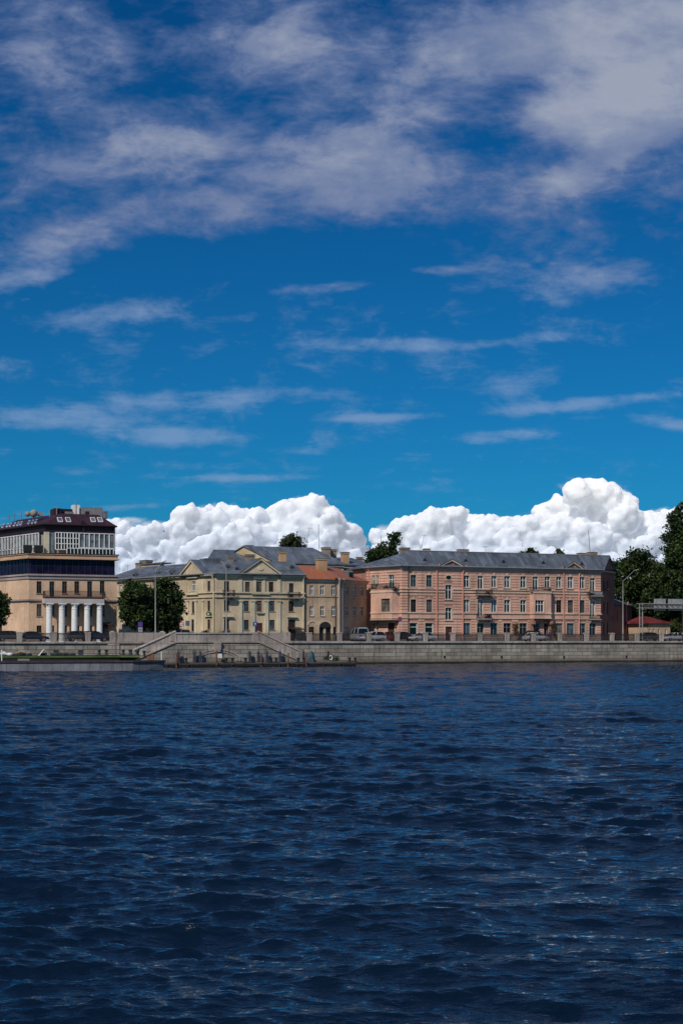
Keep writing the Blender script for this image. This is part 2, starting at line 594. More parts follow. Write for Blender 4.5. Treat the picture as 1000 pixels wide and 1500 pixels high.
def strip(mb, fr, s0, s1, z0, z1, d, cuts=()):
    s = s0
    for c in sorted(o for o in cuts if o[2] < z1 and o[3] > z0 and o[0] > s0 and o[1] < s1):
        if c[0] - .175 > s: mb.box(fr, s, c[0] - .175, -d, .03, z0, z1)
        s = c[1] + .175
    mb.box(fr, s, s1, -d, .03, z0, z1)

def balcony(root, fr, px0, px1, py_top, py_bot, depth=1.0, mat='iron', slab='grey_wall', solid=None):
    s0, s1 = fr.hit(px0), fr.hit(px1)
    pm = (px0 + px1) / 2
    zb = fr.z(pm, py_bot); zt = fr.z(pm, py_top)
    a = MB()
    a.box(fr, s0, s1, -depth, .03, zb, zb + .16)
    for s in (s0 + .15, s1 - .3):
        a.prism(fr, [(s, zb - .001), (s + .15, zb - .001), (s + .15, zb - .35), (s, zb - .35)], -depth * .6, .03)
    b = a.build('balcony', M[slab], root)
    r = MB()
    n = max(4, int((s1 - s0) / .16))
    for k in range(n + 1):
        s = s0 + .03 + (s1 - s0 - .06) * k / n
        r.box(fr, s - .027, s + .027, -depth + .03, -depth + .072, zb + .162, zt - .04)
    m = max(2, int(depth / .2))
    for s in (s0 + .03, s1 - .03):
        for k in range(1, m + 1):
            d = -depth + .03 + (depth - .06) * k / m
            r.box(fr, s - .013, s + .013, d - .013, d + .013, zb + .162, zt - .04)
    for z in (zt - .04, zb + .25):
        r.box(fr, s0, s1, -depth + .015, -depth + .07, z, z + .045)
        r.box(fr, s0, s0 + .055, -depth + .072, 0, z, z + .045)
        r.box(fr, s1 - .055, s1, -depth + .072, 0, z, z + .045)
    r.build('railing', M[mat], b)
    if solid:
        q = MB(); q.box(fr, s0 + .2, s1 - .2, -depth + .08, -depth + .11, zb + .2, zt - .06)
        q.build('balcony_panel', M[solid], b)
    return b

def drainpipe(root, fr, px, py0, mat, d=-.14, elbow=None, r=.12):
    s = fr.hit(px); z1 = fr.z(px, py0)
    a = MB()
    path = [fr.w(s, d, GZ + .15), fr.w(s, d, z1 - .9)]
    if elbow is not None:
        path += [fr.w(s + elbow * .4, d - .05, z1 - .35), fr.w(s + elbow, d - .3, z1)]
    else:
        path += [fr.w(s, d - .02, z1 - .45), fr.w(s, d - .3, z1)]
    a.tube(path, r, 8)
    a.lathe(fr.w(s + (elbow or 0), d - .3, z1 - .02), [(.09, 0), (.2, .3), (.2, .36)], 8)
    return a.build('drainpipe', M[mat], root, smooth=True)

def chimney(root, fr, px0, px1, py0, py1, d, mat='chimney', dep=1.2, cap='grey_wall', pots=0):
    s0, s1 = fr.hit(px0, d), fr.hit(px1, d)
    pm = (px0 + px1) / 2
    zb, zt = fr.z(pm, py1, d) - 1.5, fr.z(pm, py0, d)
    a = MB()
    a.box(fr, s0, s1, d, d + dep, zb, zt - .35)
    a.box(fr, s0 - .09, s1 + .09, d - .09, d + dep + .09, zt - .35, zt - .18)
    o = a.build('chimney', M[mat], root)
    c = MB()
    c.box(fr, s0 - .02, s1 + .02, d - .02, d + dep + .02, zt - .179, zt - .08)
    c.box(fr, s0 - .14, s1 + .14, d - .14, d + dep + .14, zt - .079, zt)
    c.build('chimney_cap', M[cap], o)
    return o

def antenna(root, fr, px0, py0, px1, py1, d, bars=2, r=.035):
    s0, s1 = fr.hit(px0, d), fr.hit(px1, d)
    z0, z1 = fr.z(px0, py0, d), fr.z(px1, py1, d)
    a = MB()
    a.tube([fr.w(s0, d, z0), fr.w(s1, d, z1)], r, 6)
    for k in range(bars):
        t = 1 - .06 - .1 * k
        c = Vector(fr.w(s0 + (s1 - s0) * t, d, z0 + (z1 - z0) * t))
        e = Vector((fr.dx, fr.dy, 0)) * (.55 - .12 * k)
        a.tube([c - e, c + e], .02, 5)
        for q in (-.9, -.4, .2, .7):
            p = c + e * q
            a.tube([p - Vector((fr.nx, fr.ny, 0)) * .3, p + Vector((fr.nx, fr.ny, 0)) * .3], .012, 4)
    return a.build('antenna', M['iron_grey'], root)

def gable_dormer(root, fr, px, pya, pyb, half, d, depth):
    s = fr.hit(px, d); z1 = fr.z(px, pya, d); z0 = fr.z(px, pyb, d)
    a = MB()
    a.prism(fr, [(s - half, z0 - .5), (s + half, z0 - .5), (s + half, z0), (s, z1), (s - half, z0)], d, d + depth)
    o = a.build('dormer', M['roof'], root)
    b = MB(); b.prism(fr, [(s - half * .7, z0 + .02), (s + half * .7, z0 + .02), (s, z1 - .12)], d - .03, d - .004)
    b.build('vent', M['iron'], o)
    return o

def pediment(root, fr, px0, px1, pya, pyb, wallmat, trim, roofmat, d=-.12, back=3.0, wallz=None, name='pediment'):
    """gable wall with raking cornice and its little roof running back"""
    s0, s1 = fr.hit(px0, d), fr.hit(px1, d)
    pm = (px0 + px1) / 2
    sm = (s0 + s1) / 2
    zb, za = fr.z(pm, pyb, d), fr.z(pm, pya, d)
    a = MB()
    a.prism(fr, [(s0, zb), (s1, zb), (sm, za)], d, back)
    o = a.build(name, M[wallmat], root)
    c = MB()
    for sa, sgn in ((s0, 1), (s1, -1)):
        c.prism(fr, [(sa - sgn * .25, zb - .02), (sm, za - .0), (sm, za + .3), (sa - sgn * .25, zb + .28)][::sgn], d - .28, d + .05)
    c.build('raking_cornice', M[trim], o)
    r = MB()
    for sa, sgn in ((s0, 1), (s1, -1)):
        A = (sa - sgn * .4, zb + .2); B = (sm, za + .36)
        r.slab([fr.w(A[0], d - .36, A[1]), fr.w(B[0], d - .36, B[1]), fr.w(B[0], back, B[1]), fr.w(A[0], back, A[1])], .05)
    r.build('gable_roof', M[roofmat], o)
    return o

def ray_x(p, a, q, b):     # intersection of plan lines p+ta, q+tb
    det = a[0] * (-b[1]) + b[0] * a[1]
    t = ((q[0] - p[0]) * (-b[1]) + b[0] * (q[1] - p[1])) / det
    return (p[0] + a[0] * t, p[1] + a[1] * t)

def P3(p, z): return (p[0], p[1], z)

# ================================================================ PINK BUILDING
FF = Fr(QF.pt(0, 22.0), TH)              # the common building line along the quay
pk = empty('pink_building', (*FF.pt(FF.hit(588), 0), GZ), TH,
           'pink rusticated three storey corner building with grey roof and bay windows', 'building')
f = FF
sA, sB = f.hit(588.5), f.hit(879.5)
A, B = f.pt(sA), f.pt(sB)
fl = Fr(A, LA); fr_ = Fr(B, RA)
sC = fl.hit(536.5); C = fl.pt(sC)
sD = fr_.hit(899.5); D = fr_.pt(sD)
zE = f.z(700, 832.5)
op = []; opl = []; opr = []
T = dict(trim='pink_trim', key=True)
G = ['glass_dark', 'glass_sky', 'glass_dark', 'glass_reflect', 'glass_curtain']
gi = 0
def pick():
    global gi
    gi += 1
    return G[(gi * 7 + gi // 3) % 5]
xs = [(601, 609.2, 0), (623.9, 632.3, 0), (679, 687, 1), (719, 727, 1), (738, 746.6, 1), (761.6, 770, 1), (797.2, 805, 1), (814, 822, 1), (830.8, 838.8, 1), (848.2, 855.8, 1)]
for a, b, k in xs:
    dy = (a - 600) / 280 * 3.5
    g = 'glass_reflect' if k == 0 else pick()
    window(pk, f, op, a, b, 842.2 + dy, 859.6 + dy * .8, 'white_frame' if k else 'iron_grey', g, mull=1, **T)
    if not 797 < a < 800:
        window(pk, f, op, a, b, 878.2 + dy * .35, 896.6 + dy * .3, 'white_frame' if a < 800 and k else 'brown_frame', pick(), mull=1, **T)
    gx = 1.2 if k else 1.6
    window(pk, f, op, a - gx, b + gx, 912.5 + dy * .2, 930.5, 'white_frame' if k == 0 else 'iron_grey', 'glass_dark' if k == 0 else pick(), mull=0 if k == 0 else 1, trim='pink_trim')
# balcony doors of the upper storeys
for a, b, y0, y1 in ((699, 707, 843.6, 863), (779.6, 787.6, 844.8, 864.5), (863.6, 871, 847, 867)):
    window(pk, f, op, a, b, y0, y1, 'white_frame', pick(), trans=.8, sill=False, **T)
for a, b, y0, y1 in ((699, 707, 879.3, 903), (863.6, 871, 880.5, 904)):
    window(pk, f, op, a, b, y0, y1, 'white_frame', 'glass_curtain', trans=.8, sill=False, **T)
for a, b in ((699 - 1, 708), (862.5, 872)):
    window(pk, f, op, a, b, 913.2, 930.5, 'iron_grey', 'glass_dark', trim='pink_trim')
# stair windows, door and oval window of the stair bay
window(pk, f, op, 652, 661, 857, 878, 'white_frame', 'glass_dark', trim='pink_trim')
window(pk, f, op, 652, 661, 890.3, 908.3, 'white_frame', 'glass_dark', trim='pink_trim')
door(pk, f, op, 652, 661.6, 918, 937, 'door_brown', 'pink_trim')
window(pk, f, op, 781, 788.5, 913.5, 931, 'iron_grey', 'glass_dark', sill=False)
window(pk, f, op, 797, 804.5, 913.5, 931, 'iron_grey', 'glass_dark', sill=False)
# corner face
for a, b in ((545, 548.6), (551.2, 554.4)):
    window(pk, fl, opl, a, b, 842.8, 859.5, 'white_frame', 'glass_curtain', mull=0, trim='pink_trim')
    window(pk, fl, opl, a, b, 912.5, 930, 'white_frame', 'glass_curtain', mull=0, trim='pink_trim')
window(pk, fl, opl, 545, 548.6, 878.5, 896.4, 'white_frame', 'glass_curtain', mull=0, trim='pink_trim')
window(pk, fl, opl, 569.2, 577, 842, 863, 'white_frame', 'glass_reflect', trim='pink_trim', sill=False)
door(pk, fl, opl, 568, 578, 912.5, 937, 'door_brown', 'pink_trim')
# shaded end wall
for px in (884.2, 889.5):
    for y0, y1 in ((851, 866), (882, 900), (912, 931)):
        window(pk, fr_, opr, px - .9, px + .9, y0, y1, 'brown_frame', 'glass_dark', mull=0, sill=False)
w = MB()
wall(w, f, sA, sB, GZ - .3, zE, op)
wall(w, fl, sC, 0, GZ - .3, zE, opl)
back = 13.0
C2 = (C[0] + f.nx * 6, C[1] + f.ny * 6); D2 = (D[0] + f.nx * 6, D[1] + f.ny * 6)
for p, q in ((D, D2), (D2, C2), (C2, C)):
    w.poly([P3(p, GZ - .3), P3(q, GZ - .3), P3(q, zE), P3(p, zE)])
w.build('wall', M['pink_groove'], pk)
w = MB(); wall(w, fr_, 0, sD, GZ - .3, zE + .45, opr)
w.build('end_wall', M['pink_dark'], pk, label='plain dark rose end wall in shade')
s1z = [(GZ + .55, f.z(700, 907.3)), (f.z(700, 897.3), f.z(700, 869.3)), (f.z(700, 863.6), f.z(700, 836.5))]
w = MB()
for z0, z1 in s1z:
    bands(w, f, sA, sB, z0, z1, op)
    bands(w, fl, sC, -.001, z0, z1, opl)
w.build('rustication', M['pink'], pk)
# plinth, string courses, cornice
w = MB()
for fr, a, b in ((f, sA, sB), (fl, sC, 0)):
    for y0, y1, d in ((868.9, 867.0, .16), (864.6, 863.2, .22), (906.6, 904.7, .14), (899.2, 897.5, .22)):
        strip(w, fr, a - .1, b + .1, f.z(700, y0), f.z(700, y1), d, op if fr is f else opl)
w.build('string_course', M['pink_trim'], pk)
w = MB()
for fr, a, b in ((f, sA, sB), (fl, sC, 0)):
    strip(w, fr, a, b, f.z(700, 868.85), f.z(700, 864.7), .075, op if fr is f else opl)
    strip(w, fr, a, b, f.z(700, 904.6), f.z(700, 899.3), .075, op if fr is f else opl)
w.build('frieze', M['pink'], pk)
w = MB()
for fr, a, b in ((f, sA - .1, sB + .1), (fl, sC - .1, .1)):
    cut = [(o[0] - .27, o[1] + .27) for o in (op if fr is f else opl) if o[2] < GZ + .2]
    s = a
    for c0, c1 in sorted(cut) + [(b, b)]:
        strip(w, fr, s, c0, GZ - .3, GZ + .5, .1); s = c1
w.build('plinth', M['granite_plain'], pk)
w = MB()
for fr, a, b in ((f, sA - .2, sB + .25), (fl, sC - .2, .25)):
    for k, (z, d) in enumerate(((zE - .45, .12), (zE - .3, .25), (zE - .12, .45))):
        strip(w, fr, a - d * .3, b + d * .3, z, z + (.148 if k < 2 else .2), d)
strip(w, fr_, -.2, sD, zE - .12, zE + .08, .3)
w.build('cornice', M['pink_trim'], pk)
w = MB()
strip(w, fr_, 0, sD, f.z(870, 908) , f.z(870, 906.8), .12); strip(w, fr_, 0, sD, f.z(870, 902), f.z(870, 900.6), .12)
w.build('end_string_course', M['pink_dark'], pk)
# oval window
s = f.hit(656.4); z = f.z(656.4, 846)
def ring(fr, s, z, ra, rb, n=24):
    return [(s + ra * math.cos(2 * math.pi * k / n), z + rb * math.sin(2 * math.pi * k / n)) for k in range(n)]
a = MB(); a.prism(f, ring(f, s, z, .68, .5), -.1, .02); o = a.build('oval_window', M['pink_trim'], pk)
a = MB(); a.prism(f, ring(f, s, z, .5, .34), -.12, -.095); a.build('pane', M['glass_dark'], o)
# oriel on the corner face
o0, o1, oc0, oc1 = fl.hit(550), fl.hit(585), fl.hit(553), fl.hit(581)
zb, zt = fl.z(566, 907.5), fl.z(566, 864.5)
dO = 1.25
fo = Fr(fl.pt(0, -dO), LA)
oo = []
window(pk, fo, oo, 558.4, 571.4, 877, 896.2, 'brown_frame', 'glass_curtain', mull=2, trim='pink_trim')
w = MB()
pl = [fl.pt(o0, .03), fl.pt(o0 + .2, -dO), fl.pt(o1 - .4, -dO), fl.pt(o1, .03)]
wall(w, fo, o0 + .2, o1 - .4, zb, zt, oo)
for i in (0, 2):
    w.poly([P3(pl[i], zb), P3(pl[i + 1], zb), P3(pl[i + 1], zt), P3(pl[i], zt)])
w.poly([P3(p, zb) for p in pl]); w.poly([P3(p, zt) for p in pl])
bay = w.build('bay_window', M['pink'], pk)
w = MB()
for y0, y1, d in ((868.6, 866.6, .1), (899, 897.4, .12), (906, 904.8, .08)):
    w.column([fl.pt(o0 - d, .02), fl.pt(o0 + .2 - d, -dO - d), fl.pt(o1 - .4 + d, -dO - d), fl.pt(o1 + d, .02)], fl.z(566, y0), fl.z(566, y1))
w.build('bay_moulding', M['pink_trim'], bay)
for s in (o0 + .5, o1 - .9):
    w = MB()
    w.prism(fl, [(s, zb - .002), (s + .3, zb - .002), (s + .3, zb - 1.3), (s, zb - 1.3)], -.35, .02)
    w.prism(fl, [(s + .02, zb - .002), (s + .28, zb - .002), (s + .28, zb - .6), (s + .02, zb - .6)], -.9, -.352)
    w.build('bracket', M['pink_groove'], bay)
w = MB(); w.column([fl.pt(o0 - .2, .02), fl.pt(o0, -dO - .25), fl.pt(o1 - .25, -dO - .25), fl.pt(o1 + .2, .02)], zb - .16, zb - .004)
w.build('bay_base', M['grey_wall'], bay)
bl = balcony(pk, fl, 551.5, 585.5, 855, 864.3, 1.3)
# oriel in the middle of the long front
b0, b1 = f.hit(775), f.hit(806)
zb2, zt2 = f.z(790, 907), f.z(790, 868.5)
fo = Fr(f.pt(0, -1.2), TH); oo = []
window(pk, fo, oo, 783.6, 796, 879.4, 897, 'white_frame', 'glass_dark', mull=2, trim='pink_trim')
pl = [f.pt(b0, .03), f.pt(b0 + .3, -1.2), f.pt(b1 - .6, -1.2), f.pt(b1 + .3, .03)]
w = MB(); wall(w, fo, b0 + .3, b1 - .6, zb2, zt2, oo)
for i in (0, 2):
    w.poly([P3(pl[i], zb2), P3(pl[i + 1], zb2), P3(pl[i + 1], zt2), P3(pl[i], zt2)])
w.poly([P3(p, zb2) for p in pl]); w.poly([P3(p, zt2) for p in pl])
bay2 = w.build('bay_window', M['pink'], pk)
w = MB()
for y0, y1, d in ((869.6, 867.6, .12), (900, 898.2, .12), (906.6, 905, .1)):
    w.column([f.pt(b0 - d, .02), f.pt(b0 + .3 - d, -1.2 - d), f.pt(b1 - .6 + d, -1.2 - d), f.pt(b1 + .3 + d, .02)], f.z(790, y0), f.z(790, y1))
w.build('bay_moulding', M['pink_trim'], bay2)
for s in (b0 + .1, b1 - .6):
    w = MB()
    pts = [(s, GZ - .1), (s + .55, GZ - .1), (s + .55, zb2 - .004), (s, zb2 - .004)]
    w.prism(f, pts, -.35, .02)
    w.prism(f, [(s + .02, zb2 - .9), (s + .53, zb2 - .9), (s + .53, zb2 - .006), (s + .02, zb2 - .006)], -1.0, -.352)
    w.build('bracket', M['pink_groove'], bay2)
balcony(pk, f, 774, 802, 860.5, 867.5, 1.2)
balcony(pk, f, 695.5, 717.5, 864, 872.4, 1.0)
balcony(pk, f, 696.5, 716, 899.5, 908, 1.0)
balcony(pk, f, 861, 879, 866, 874, 1.0, solid='white')
balcony(pk, f, 862, 877.5, 901, 908.5, .8)
drainpipe(pk, f, 639, 829.5, 'pipe_pink', elbow=.35)
drainpipe(pk, f, 677.2, 831.5, 'pipe_pink', elbow=.5)
drainpipe(pk, f, 825, 833.5, 'pipe_pink', elbow=-.4)
drainpipe(pk, f, 847.4, 834, 'pipe_pink', elbow=1.1)
drainpipe(pk, f, 597.4, 832.5, 'iron', r=.06)
drainpipe(pk, fl, 541.4, 833, 'pipe_pink')
# roof
ov = .6
zR = fr_.z(888.5, 814.3, 0)
mid = fr_.pt(sD * .5, 0)
rd = (f.dx, f.dy)
dRidge = (mid[0] - f.P[0]) * f.nx + (mid[1] - f.P[1]) * f.ny
eA = ray_x(f.pt(0, -ov), rd, fl.pt(0, -ov), (fl.dx, fl.dy))
eB = f.pt(sB + .35, -ov)
eC = fl.pt(sC - .4, -ov)
R1 = ray_x(mid, rd, f.pt(f.hit(599), 0), (f.pt(f.hit(599), 0)[0], f.pt(f.hit(599), 0)[1]))
R2 = (mid[0] + f.dx * .5, mid[1] + f.dy * .5)
zO = zE + .12
dB = (f.nx * 8, f.ny * 8)
eD = (D[0] + f.dx * .4 + .2, D[1] + .3)
r = MB()
r.slab([P3(eA, zO), P3(eB, zO), P3(R2, zR), P3(R1, zR)], .07)
r.slab([P3(eC, zO), P3(eA, zO), P3(R1, zR)], .07)
eC2 = (eC[0] + dB[0], eC[1] + dB[1])
r.slab([P3(eC2, zO), P3(eC, zO), P3(R1, zR)], .07)
r.slab([P3(eD, zO), P3(eC2, zO), P3(R1, zR), P3(R2, zR)], .07)
roof = r.build('roof', M['roof'], pk)
g = MB()
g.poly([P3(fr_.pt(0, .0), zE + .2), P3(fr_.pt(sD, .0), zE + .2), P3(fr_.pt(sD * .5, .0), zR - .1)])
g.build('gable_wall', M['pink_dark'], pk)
w = MB()
w.tube([P3(eC, zO + .04), P3(eA, zO + .04), P3(eB, zO + .04)], .11, 6)
w.build('gutter', M['iron_grey'], pk)
w = MB(); w.tube([P3(R1, zR + .05), P3(R2, zR + .05)], .1, 6); w.build('ridge_cap', M['iron_grey'], pk)
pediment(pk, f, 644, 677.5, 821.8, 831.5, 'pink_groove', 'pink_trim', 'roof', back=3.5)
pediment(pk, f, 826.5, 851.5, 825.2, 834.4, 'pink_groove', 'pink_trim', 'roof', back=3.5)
for px, a, b in ((622, 816.5, 821.5), (682, 817.5, 822.5), (737.4, 818.5, 824.5), (795.6, 820, 826), (852, 822, 827.5)):
    dd = -ov + (f.z(px, b, 1.0) - zO) / (zR - zO) * (dRidge + ov) - .12
    gable_dormer(pk, f, px, a, b, .5, dd, 1.6)
chimney(pk, f, 622.5, 629.5, 803.5, 812, 2.6, 'chimney', .9)
chimney(pk, f, 588, 600, 802, 806, 6.5, 'chimney_grey', 1.0)
chimney(pk, f, 673, 686, 804.5, 808, 6.5, 'chimney_grey', 1.0)
chimney(pk, f, 864.5, 874.5, 808.5, 816, 3.6, 'chimney', 1.1)
chimney(pk, f, 849, 862, 810, 813, 6.0, 'chimney', 1.0)
antenna(pk, f, 615.5, 808, 621.5, 783, 4, 1)
antenna(pk, f, 711, 810, 711, 800, 4, 2)
antenna(pk, f, 864, 812, 861.5, 777, 4, 0, .06)
# rooflight flap and satellite dish on the end wall
w = MB()
s = fr_.hit(886.0); w.lathe(fr_.w(s, -.35, fr_.z(886, 862.5)), [(.02, 0), (.22, .06), (.36, .16), (.37, .17), (.2, .08), (.02, .03)], 14, (fr_.ny * .0 + .6, -.7, .2))
w.build('satellite_dish', M['iron'], pk)

# ---------------------------------------------------------------- low annex behind it
an = empty('low_annex', (*D, GZ), RA, 'low rose annex with grey hipped roof against the shaded end of the pink building', 'building')
fa = Fr((D[0] + .05, D[1] + .05), RA)
sa1 = fa.hit(925); za = fa.z(912, 886.2)
w = MB(); oa = []
window(an, fa, oa, 903.2, 904.6, 894, 910, 'brown_frame', 'glass_dark', mull=0, sill=False)
window(an, fa, oa, 921.6, 923, 896, 912, 'brown_frame', 'glass_dark', mull=0, sill=False)
wall(w, fa, 0, sa1, GZ - .3, za, oa)
w.box(fa, .05, sa1 - .02, .3, 8, GZ - .3, za - .05)
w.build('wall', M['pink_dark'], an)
r = MB(); zp = za + 1.7
r.slab([fa.w(-.2, -.4, za), fa.w(sa1 + .4, -.4, za), fa.w(sa1 - 2.5, 4, zp), fa.w(-.2, 4, zp)], .1)
r.slab([fa.w(sa1 + .4, -.4, za), fa.w(sa1 + .4, 8.4, za), fa.w(sa1 - 2.5, 4, zp)], .1)
r.slab([fa.w(sa1 + .4, 8.4, za), fa.w(-.2, 8.4, za), fa.w(-.2, 4, zp), fa.w(sa1 - 2.5, 4, zp)], .1)
r.build('roof', M['roof_b'], an)
drainpipe(an, fa, 916, 884.5, 'pipe_pink')
# ================================================================ CREAM BUILDING
cr = empty('cream_building', (*FF.pt(FF.hit(316)), GZ), TH,
           'pale yellow three storey corner house with gabled bays, pilasters and blue grey roof', 'building')
sK, sE = FF.hit(316), FF.hit(445.6)
K = FF.pt(sK); E = FF.pt(sE)
fk = Fr(K, LA)
sW = fk.hit(168)
zc = FF.z(420, 843.2)
op = []; ok = []
CT = dict(frame='brown_frame', trans=.68)
def cw(a, b, y0, y1, trim=None, g=None, fr=FF, o=op, **k):
    g = g or pick()
    kk = dict(CT); kk.update(k)
    return window(cr, fr, o, a, b, y0, y1, pane=g, trim=trim, **kk)
cw(328.4, 335.8, 851.5, 872.5, sill=False)
cw(328.2, 335.6, 880, 895.2); cw(328.2, 335.8, 907.5, 923)
for a, b in ((359, 366), (393.6, 400.6)): cw(a, b, 852.4, 867)
cw(375.6, 383, 852, 867)
for a, b in ((357, 364.4), (375.8, 383.4), (394.8, 402)): cw(a, b, 880.2, 895.4)
for a, b in ((357, 364.4), (394.8, 402.4)): cw(a, b, 908.2, 922.8)
door(cr, FF, op, 374.6, 384.6, 912.8, 937, 'door_brown')
cw(423.2, 430, 854.4, 875, sill=False); cw(422.8, 430, 881, 895.8)
door(cr, FF, op, 422, 432.6, 908, 937, 'door_dark')
# corner wing
cwf = dict(fr=fk, o=ok)
cw(280.6, 286.4, 851.5, 866, frame='white_frame', g='glass_curtain', **cwf)
cw(303.6, 307.8, 851.2, 866, mull=0, **cwf)
cw(303.6, 307.6, 880.2, 895.4, mull=0, **cwf); cw(303.6, 307.6, 907.4, 922, mull=0, **cwf)
cw(280.8, 284.4, 881, 899, mull=0, **cwf); cw(280, 284, 907.5, 925, mull=0, **cwf)
door(cr, fk, ok, 257.5, 263, 906, 937, 'door_dark')
for k, px in enumerate((177, 189, 201, 213, 225, 237, 249, 260.5)):
    cw(px - 1.6, px + 1.8, 857 - k * .5, 870.5, frame='white_frame', **cwf)
    cw(px - 1.6, px + 1.8, 885 - k * .4, 898, frame='white_frame', **cwf)
    if px < 255: cw(px - 1.6, px + 1.8, 910, 923, frame='white_frame', **cwf)
w = MB()
wall(w, FF, sK, sE, GZ - .3, zc, op); wall(w, fk, sW, 0, GZ - .3, zc, ok)
W = fk.pt(sW)
E2 = FF.pt(sE, 11); W2 = fk.pt(sW, 11)
J2 = ray_x(FF.pt(0, 11), (FF.dx, FF.dy), fk.pt(0, 11), (fk.dx, fk.dy))
for p, q in ((E, E2), (E2, J2), (J2, W2), (W2, W)):
    w.poly([P3(p, GZ - .3), P3(q, GZ - .3), P3(q, zc), P3(p, zc)])
w.build('wall', M['cream'], cr)
# string courses and cornice
w = MB()
for fr, a, b in ((FF, sK, sE), (fk, sW, 0)):
    strip(w, fr, a - .1, b + .1, FF.z(400, 869.6), FF.z(400, 867.9), .22)
    strip(w, fr, a - .1, b + .1, FF.z(400, 876.2), FF.z(400, 874.6), .2)
    ga, gb_ = (FF.hit(352), FF.hit(410.5)) if fr is FF else (fk.hit(266), fk.hit(297))
    for z, d, h in ((zc - .5, .15, .16), (zc - .33, .3, .148), (zc - .18, .5, .22)):
        strip(w, fr, a - d * .3, ga, z, z + h, d); strip(w, fr, gb_, b + d * .3, z, z + h, d)
w.build('string_course', M['cream_trim'], cr)
w = MB()
for fr, a, b in ((FF, sK, sE), (fk, sW, 0)): strip(w, fr, a, b, GZ - .3, GZ + .55, .04)
# pilasters
def pil(fr, px0, px1, y0, y1, d=.18, cap=True):
    w = MB()
    a, b = fr.hit(px0), fr.hit(px1); pm = (px0 + px1) / 2
    z0, z1 = fr.z(pm, y1), fr.z(pm, y0)
    w.box(fr, a, b, -d, .03, z0, z1 - .25)
    if cap:
        w.box(fr, a - .1, b + .1, -d - .1, .03, z1 - .249, z1)
    w.build('pilaster', M['cream_trim'], cr)
for a, b in ((349, 354.2), (367.6, 372.8), (387.4, 392.6), (405.8, 410.6)):
    pil(FF, a, b, 879, 934)
for a, b in ((349, 354.2), (405.8, 410.6)): pil(FF, a, b, 847, 867.6, cap=False)
for a, b in ((371.6, 374.8), (385, 388.2)): pil(FF, a, b, 848, 867.6, .14, cap=False)
for a, b in ((296, 299.4),): pil(fk, a, b, 847, 867.6, cap=False); pil(fk, a, b, 879, 934)
for a, b in ((266, 270), (286, 289.4), (274, 277)): pil(fk, a, b, 879, 934)
for a, b in ((277, 279), (287.6, 289.6)): pil(fk, a, b, 849, 867.6, .14, cap=False)
# aedicule heads over the gable windows, lintels and sills
w = MB()
w.box(FF, FF.hit(370.6), FF.hit(389.4), -.3, .03, FF.z(380, 847.6), FF.z(380, 845.8))
w.box(FF, FF.hit(370), FF.hit(390), -.42, .03, FF.z(380, 845.7), FF.z(380, 844.2))
w.prism(FF, [(FF.hit(372), FF.z(380, 844.1)), (FF.hit(388), FF.z(380, 844.1)), (FF.hit(385), FF.z(380, 842)), (FF.hit(380), FF.z(380, 841)), (FF.hit(375), FF.z(380, 842))], -.3, .03)
w.box(FF, FF.hit(368), FF.hit(394), -.4, .03, FF.z(380, 870.8), FF.z(380, 869.7))
w.box(FF, FF.hit(420), FF.hit(434.5), -.4, .03, FF.z(427, 904.6), FF.z(427, 903.2))
w.box(FF, FF.hit(326), FF.hit(341), -.4, .03, FF.z(333, 904), FF.z(333, 902.6))
w.box(FF, FF.hit(375), FF.hit(387), -.3, .03, FF.z(380, 898.6), FF.z(380, 897.2))
w.box(fk, fk.hit(275.6), fk.hit(290.4), -.35, .03, fk.z(283, 847), fk.z(283, 844.4))
w.box(fk, fk.hit(276.6), fk.hit(289.4), -.25, .03, fk.z(283, 844.3), fk.z(283, 841.6))
w.box(fk, fk.hit(274), fk.hit(291), -.35, .03, fk.z(283, 871.6), fk.z(283, 870.2))
w.box(fk, fk.hit(301), fk.hit(311), -.3, .03, fk.z(306, 903.6), fk.z(306, 902.4))
w.build('window_head', M['cream_trim'], cr)
# gables
pediment(cr, FF, 352, 410.5, 820.5, 842.6, 'cream', 'cream_trim', 'roof_b', d=-.14, back=6, name='gable')
pediment(cr, fk, 266, 297, 823, 841.8, 'cream', 'cream_trim', 'roof_b', d=-.14, back=6, name='gable')
a = MB(); a.prism(FF, ring(FF, FF.hit(381), FF.z(381, 833), .45, .3), -.24, -.12); a.build('plaque', M['cream_trim'], cr)
balcony(cr, FF, 326, 341.5, 864.5, 875.4, .95)
balcony(cr, FF, 420.8, 437.4, 867.5, 877, .95)
drainpipe(cr, fk, 314.6, 844, 'pipe_cream', d=-.25); drainpipe(cr, FF, 444, 845, 'pipe_cream')
# roof of two wings
zO = zc + .1; ov = .65; dr = 5.6
zr = FF.z(345, 821, dr)
eK = ray_x(FF.pt(0, -ov), (FF.dx, FF.dy), fk.pt(0, -ov), (fk.dx, fk.dy))
JR = ray_x(FF.pt(0, dr), (FF.dx, FF.dy), fk.pt(0, dr), (fk.dx, fk.dy))
JB = ray_x(FF.pt(0, 11.5), (FF.dx, FF.dy), fk.pt(0, 11.5), (fk.dx, fk.dy))
r = MB()
r.slab([P3(eK, zO), FF.w(sE + .1, -ov, zO), FF.w(sE + .1, dr, zr), P3(JR, zr)], .08)
r.slab([fk.w(sW - .4, -ov, zO), P3(eK, zO), P3(JR, zr), fk.w(sW - .4, dr, zr)], .08)
r.slab([FF.w(sE + .1, 11.5, zO), P3(JB, zO), P3(JR, zr), FF.w(sE + .1, dr, zr)], .08)
r.slab([P3(JB, zO), fk.w(sW - .4, 11.5, zO), fk.w(sW - .4, dr, zr), P3(JR, zr)], .08)
r.build('roof', M['roof_b'], cr)
